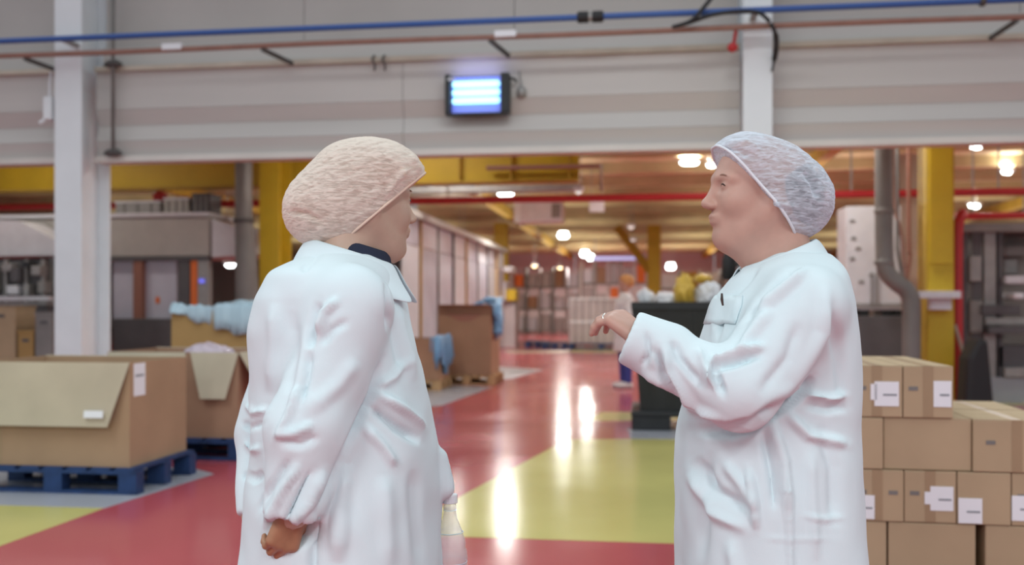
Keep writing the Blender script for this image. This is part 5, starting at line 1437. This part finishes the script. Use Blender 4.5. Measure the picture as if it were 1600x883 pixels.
for sg in (1, -1):
    e = [hp(Rh, HC, (0.0835-abs(a)*0.16, sg*(0.032+a), -0.0015+0.004*math.cos(a*140)), 1.0) for a in np.linspace(-0.013, 0.013, 7)]
    MB().tube(e, [0.0008, 0.0016, 0.002, 0.002, 0.002, 0.0016, 0.0008], 6).build('eyelid_line', EYE, bodyL)
    e = [hp(Rh, HC, (0.0905-0.25*abs(a+0.014)-0.002, sg*(0.030+a), 0.0185+0.003*math.cos((a-0.004)*110)), 1.0) for a in np.linspace(-0.016, 0.020, 7)]
    MB().tube(e, [0.0010, 0.0020, 0.0022, 0.0021, 0.0019, 0.0015, 0.0008], 6).build('eyebrow', BROW, bodyL)
hairs = [(L(558, 298, 0.0), (0.103, 0.085, 0.092), None), (L(495, 330, 0.0), (0.058, 0.065, 0.050), None)]
cutA, cutB = L(657, 276, 0.0), L(540, 374, 0.0)
dv = cutB-cutA; nrm = np.array((dv[2], 0.0, -dv[0])); nrm /= np.linalg.norm(nrm)
if nrm[0] < 0: nrm = -nrm
nrm = nrm+np.array((0, 0.15, 0)); nrm /= np.linalg.norm(nrm)
fh = net_mesh(hairs, [(cutA-nrm*0.012, nrm)], 0.05, 0.0045)
hV_, hQ_ = fh.mesh(); link('hair', np_mesh('hair', relax(hV_, hQ_, 1), hQ_), HAIR_B, PL.root)
nets = [(L(556, 330, 0.0), (0.080, 0.088, 0.062), None), (L(515, 345, 0.0), (0.07, 0.078, 0.045), None), (L(562, 291, 0.0), (0.110, 0.098, 0.100), R_pitch(0.15)), (L(497, 327, 0.0), (0.068, 0.082, 0.064), R_pitch(0.45)), (L(618, 262, 0.0), (0.060, 0.080, 0.040), R_pitch(0.35))]
fn = net_mesh(nets, [(cutA, nrm)], 0.06, 0.0032)
nV, nQ = fn.mesh(); nV = relax(nV, nQ, 2, 0.5); nN = vnormals(nV, nQ)
nV = nV+nN*crinkle(nV, 0.55, 9, 0.0013)[:, None]
nV = PL.fold(nV, nN, [([(450, 330), (480, 335), (510, 350)], -0.006, 7), ([(640, 262), (620, 280), (600, 310)], 0.005, 7), ([(640, 240), (650, 255), (656, 270)], 0.005, 6)])
netL = link('hair_net', np_mesh('hair_net', nV, nQ), NET_P, PL.root)
lp = loop_on_plane(fn, cutA, nrm, HC)
MB().tube(lp, 0.0030, 8, closed=True).build('elastic_band', ELASTIC_P, netL, smooth=True)
band_collar('collar', coatL, COAT, collar_ring(PL, (612, 414), (490, 374), 0.085, drop=0.060, flare=0.036, span=0.90))
band_collar('navy_collar', bodyL, NAVY, collar_ring(PL, (606, 396), (508, 366), 0.070, drop=0.035, flare=0.008, span=0.97))
legs_and_shoes(PL, (520, 575), (-0.10, 0.10), (1, 0.3))

# clear bottle hanging at the coat front
bp_ = pt(703, 788, 2.09)
bt = thing('plastic_bottle', 'clear ribbed plastic bottle hanging at the front of the left woman\'s coat', 'bottle', (bp_.x, bp_.y, bp_.z), YAW)
prof = [(0.013, 0.02), (0.0135, 0.0), (0.0145, -0.002), (0.0145, -0.008), (0.013, -0.012), (0.016, -0.03), (0.026, -0.055), (0.033, -0.075), (0.0345, -0.085), (0.0335, -0.092), (0.037, -0.10), (0.039, -0.118),
        (0.0365, -0.124), (0.0385, -0.130), (0.0385, -0.150), (0.037, -0.156), (0.039, -0.162), (0.039, -0.19), (0.0375, -0.196), (0.039, -0.202), (0.039, -0.225), (0.033, -0.232), (0.012, -0.226)]
MB().lathe(prof, 28).build('bottle_body', BOTTLE, bt, smooth=True)
for z_, r_ in ((-0.012, 0.0135), (-0.060, 0.0285), (-0.124, 0.0370), (-0.156, 0.0375)):  # pale rings stand in for highlight lines on the bottle's ribs
    MB().tube([(r_*math.cos(a), r_*math.sin(a), z_) for a in np.linspace(0, 2*math.pi, 24, endpoint=False)], 0.0011, 6, closed=True).build('rib', CLEARFILM, bt, smooth=True)
MB().lathe([(0.0160, 0.003), (0.0165, 0.004), (0.0165, 0.020), (0.0155, 0.022)], 20).build('cap', WHITEPAINT, bt)

# ---------------------------------------------------------------- far worker by the bin
def worker(label, px, foot_py, facing, net_m, trouser, height=1.72):
    g = gnd(px, foot_py); r = thing('person', label, 'person', (g.x, g.y, 0.0), facing)
    s = height/1.72
    f = Field((-0.35, -0.38, 0.0), (0.35, 0.38, 1.80), 0.012)
    # body in one surface: legs, torso, arms, neck, head
    for y in (-0.09, 0.09):
        f.uni(f.cone((0, y, 0.86), (0.0, y, 0.46), 0.085, 0.058), 0.02); f.uni(f.cone((0, y, 0.46), (-0.01, y, 0.07), 0.055, 0.045), 0.02)
    f.uni(f.sections([(0.8, 0, 0, 0.11, 0.15), (1.1, 0, 0, 0.10, 0.14), (1.3, 0, 0, 0.11, 0.17), (1.42, 0, 0, 0.06, 0.10)], 1.44, 0.8), 0.03)
    f.uni(f.cone((-0.01, 0, 1.38), (0.0, 0, 1.52), 0.055, 0.05), 0.03)
    f.uni(f.ell((0.0, 0, 1.60), (0.095, 0.076, 0.115)), 0.02); f.uni(f.ell((0.03, 0, 1.53), (0.055, 0.05, 0.055)), 0.02)
    f.uni(f.cone((0.09, 0, 1.60), (0.108, 0, 1.57), 0.012, 0.015), 0.01)
    for y in (-1, 1):
        f.uni(f.ell((0, y*0.08, 1.59), (0.018, 0.01, 0.03)), 0.005)
        f.uni(f.cone((0, y*0.17, 1.36), (0.03, y*0.24, 1.10), 0.045, 0.038), 0.03); f.uni(f.cone((0.03, y*0.24, 1.10), (0.22, y*0.17, 1.06), 0.036, 0.028), 0.02)
        f.uni(f.ell((0.27, y*0.16, 1.055), (0.05, 0.022, 0.03)), 0.01)
        for q in range(4): f.uni(f.cone((0.29, y*0.16+(q-1.5)*0.014, 1.06), (0.325, y*0.16+(q-1.5)*0.016, 1.03), 0.010, 0.009), 0.004)
    V, Q = f.mesh(); body = link('body', np_mesh('body', V*s, Q), SKIN_F, r)
    f = Field((-0.35, -0.38, 0.50), (0.38, 0.38, 1.50), 0.012)
    f.uni(f.sections([(0.55, 0, 0, 0.18, 0.23), (0.85, 0, 0, 0.155, 0.20), (1.1, 0, 0, 0.14, 0.185), (1.3, 0, 0, 0.145, 0.20), (1.40, 0, 0, 0.09, 0.15), (1.46, 0, 0, 0.07, 0.07)], 1.46, 0.56), 0.0)
    for y in (-1, 1):
        f.uni(f.cone((0, y*0.17, 1.35), (0.03, y*0.245, 1.10), 0.07, 0.06), 0.04); f.uni(f.cone((0.03, y*0.245, 1.10), (0.20, y*0.17, 1.06), 0.06, 0.045, True), 0.02)
    V, Q = f.mesh(); V += vnormals(V, Q)*wave_noise(V, 5, 0.008, 25)[:, None]
    link('lab_coat', np_mesh('lab_coat', V*s, Q), COATFAR, r)
    f = net_mesh([((-0.015, 0, 1.635), (0.115, 0.096, 0.105), None), ((-0.07, 0, 1.62), (0.07, 0.08, 0.08), None)], [((0.06, 0, 1.62), (0.75, 0, -0.65))], 0.04, 0.008)
    V, Q = f.mesh(); link('hair_net', np_mesh('hair_net', V*s, Q), net_m, r)
    for y in (-0.09, 0.09):
        f = Field((-0.15, y-0.12, -0.01), (0.22, y+0.12, 0.72), 0.012)
        f.uni(f.cone((0, y, 0.64), (0, y, 0.46), 0.09, 0.075)); f.uni(f.cone((0, y, 0.46), (-0.01, y, 0.085), 0.073, 0.062, True), 0.02)
        V, Q = f.mesh(); link('trouser_leg', np_mesh('trouser_leg', V*s, Q), trouser, r)
        f = Field((-0.15, y-0.1, -0.01), (0.25, y+0.1, 0.16), 0.009)
        f.uni(f.cone((-0.05, y, 0.045), (0.15, y, 0.04), 0.045, 0.037)); f.uni(f.cone((0, y, 0.05), (0, y, 0.1), 0.05, 0.052), 0.03); f.F = np.maximum(f.F, 0.002-f.Z)
        V, Q = f.mesh(); link('shoe', np_mesh('shoe', V, Q), SHOEM, r)
    return r
ORNET = mat('orange_hair_net', (0.62, 0.33, 0.13), rough=0.8)
BLUETR = mat('blue_trouser_cloth', (0.05, 0.07, 0.30), rough=0.8)
worker('distant worker in white coat and orange hairnet left of the black bin', 977, 606, math.radians(200), ORNET, BLUETR, 1.74)
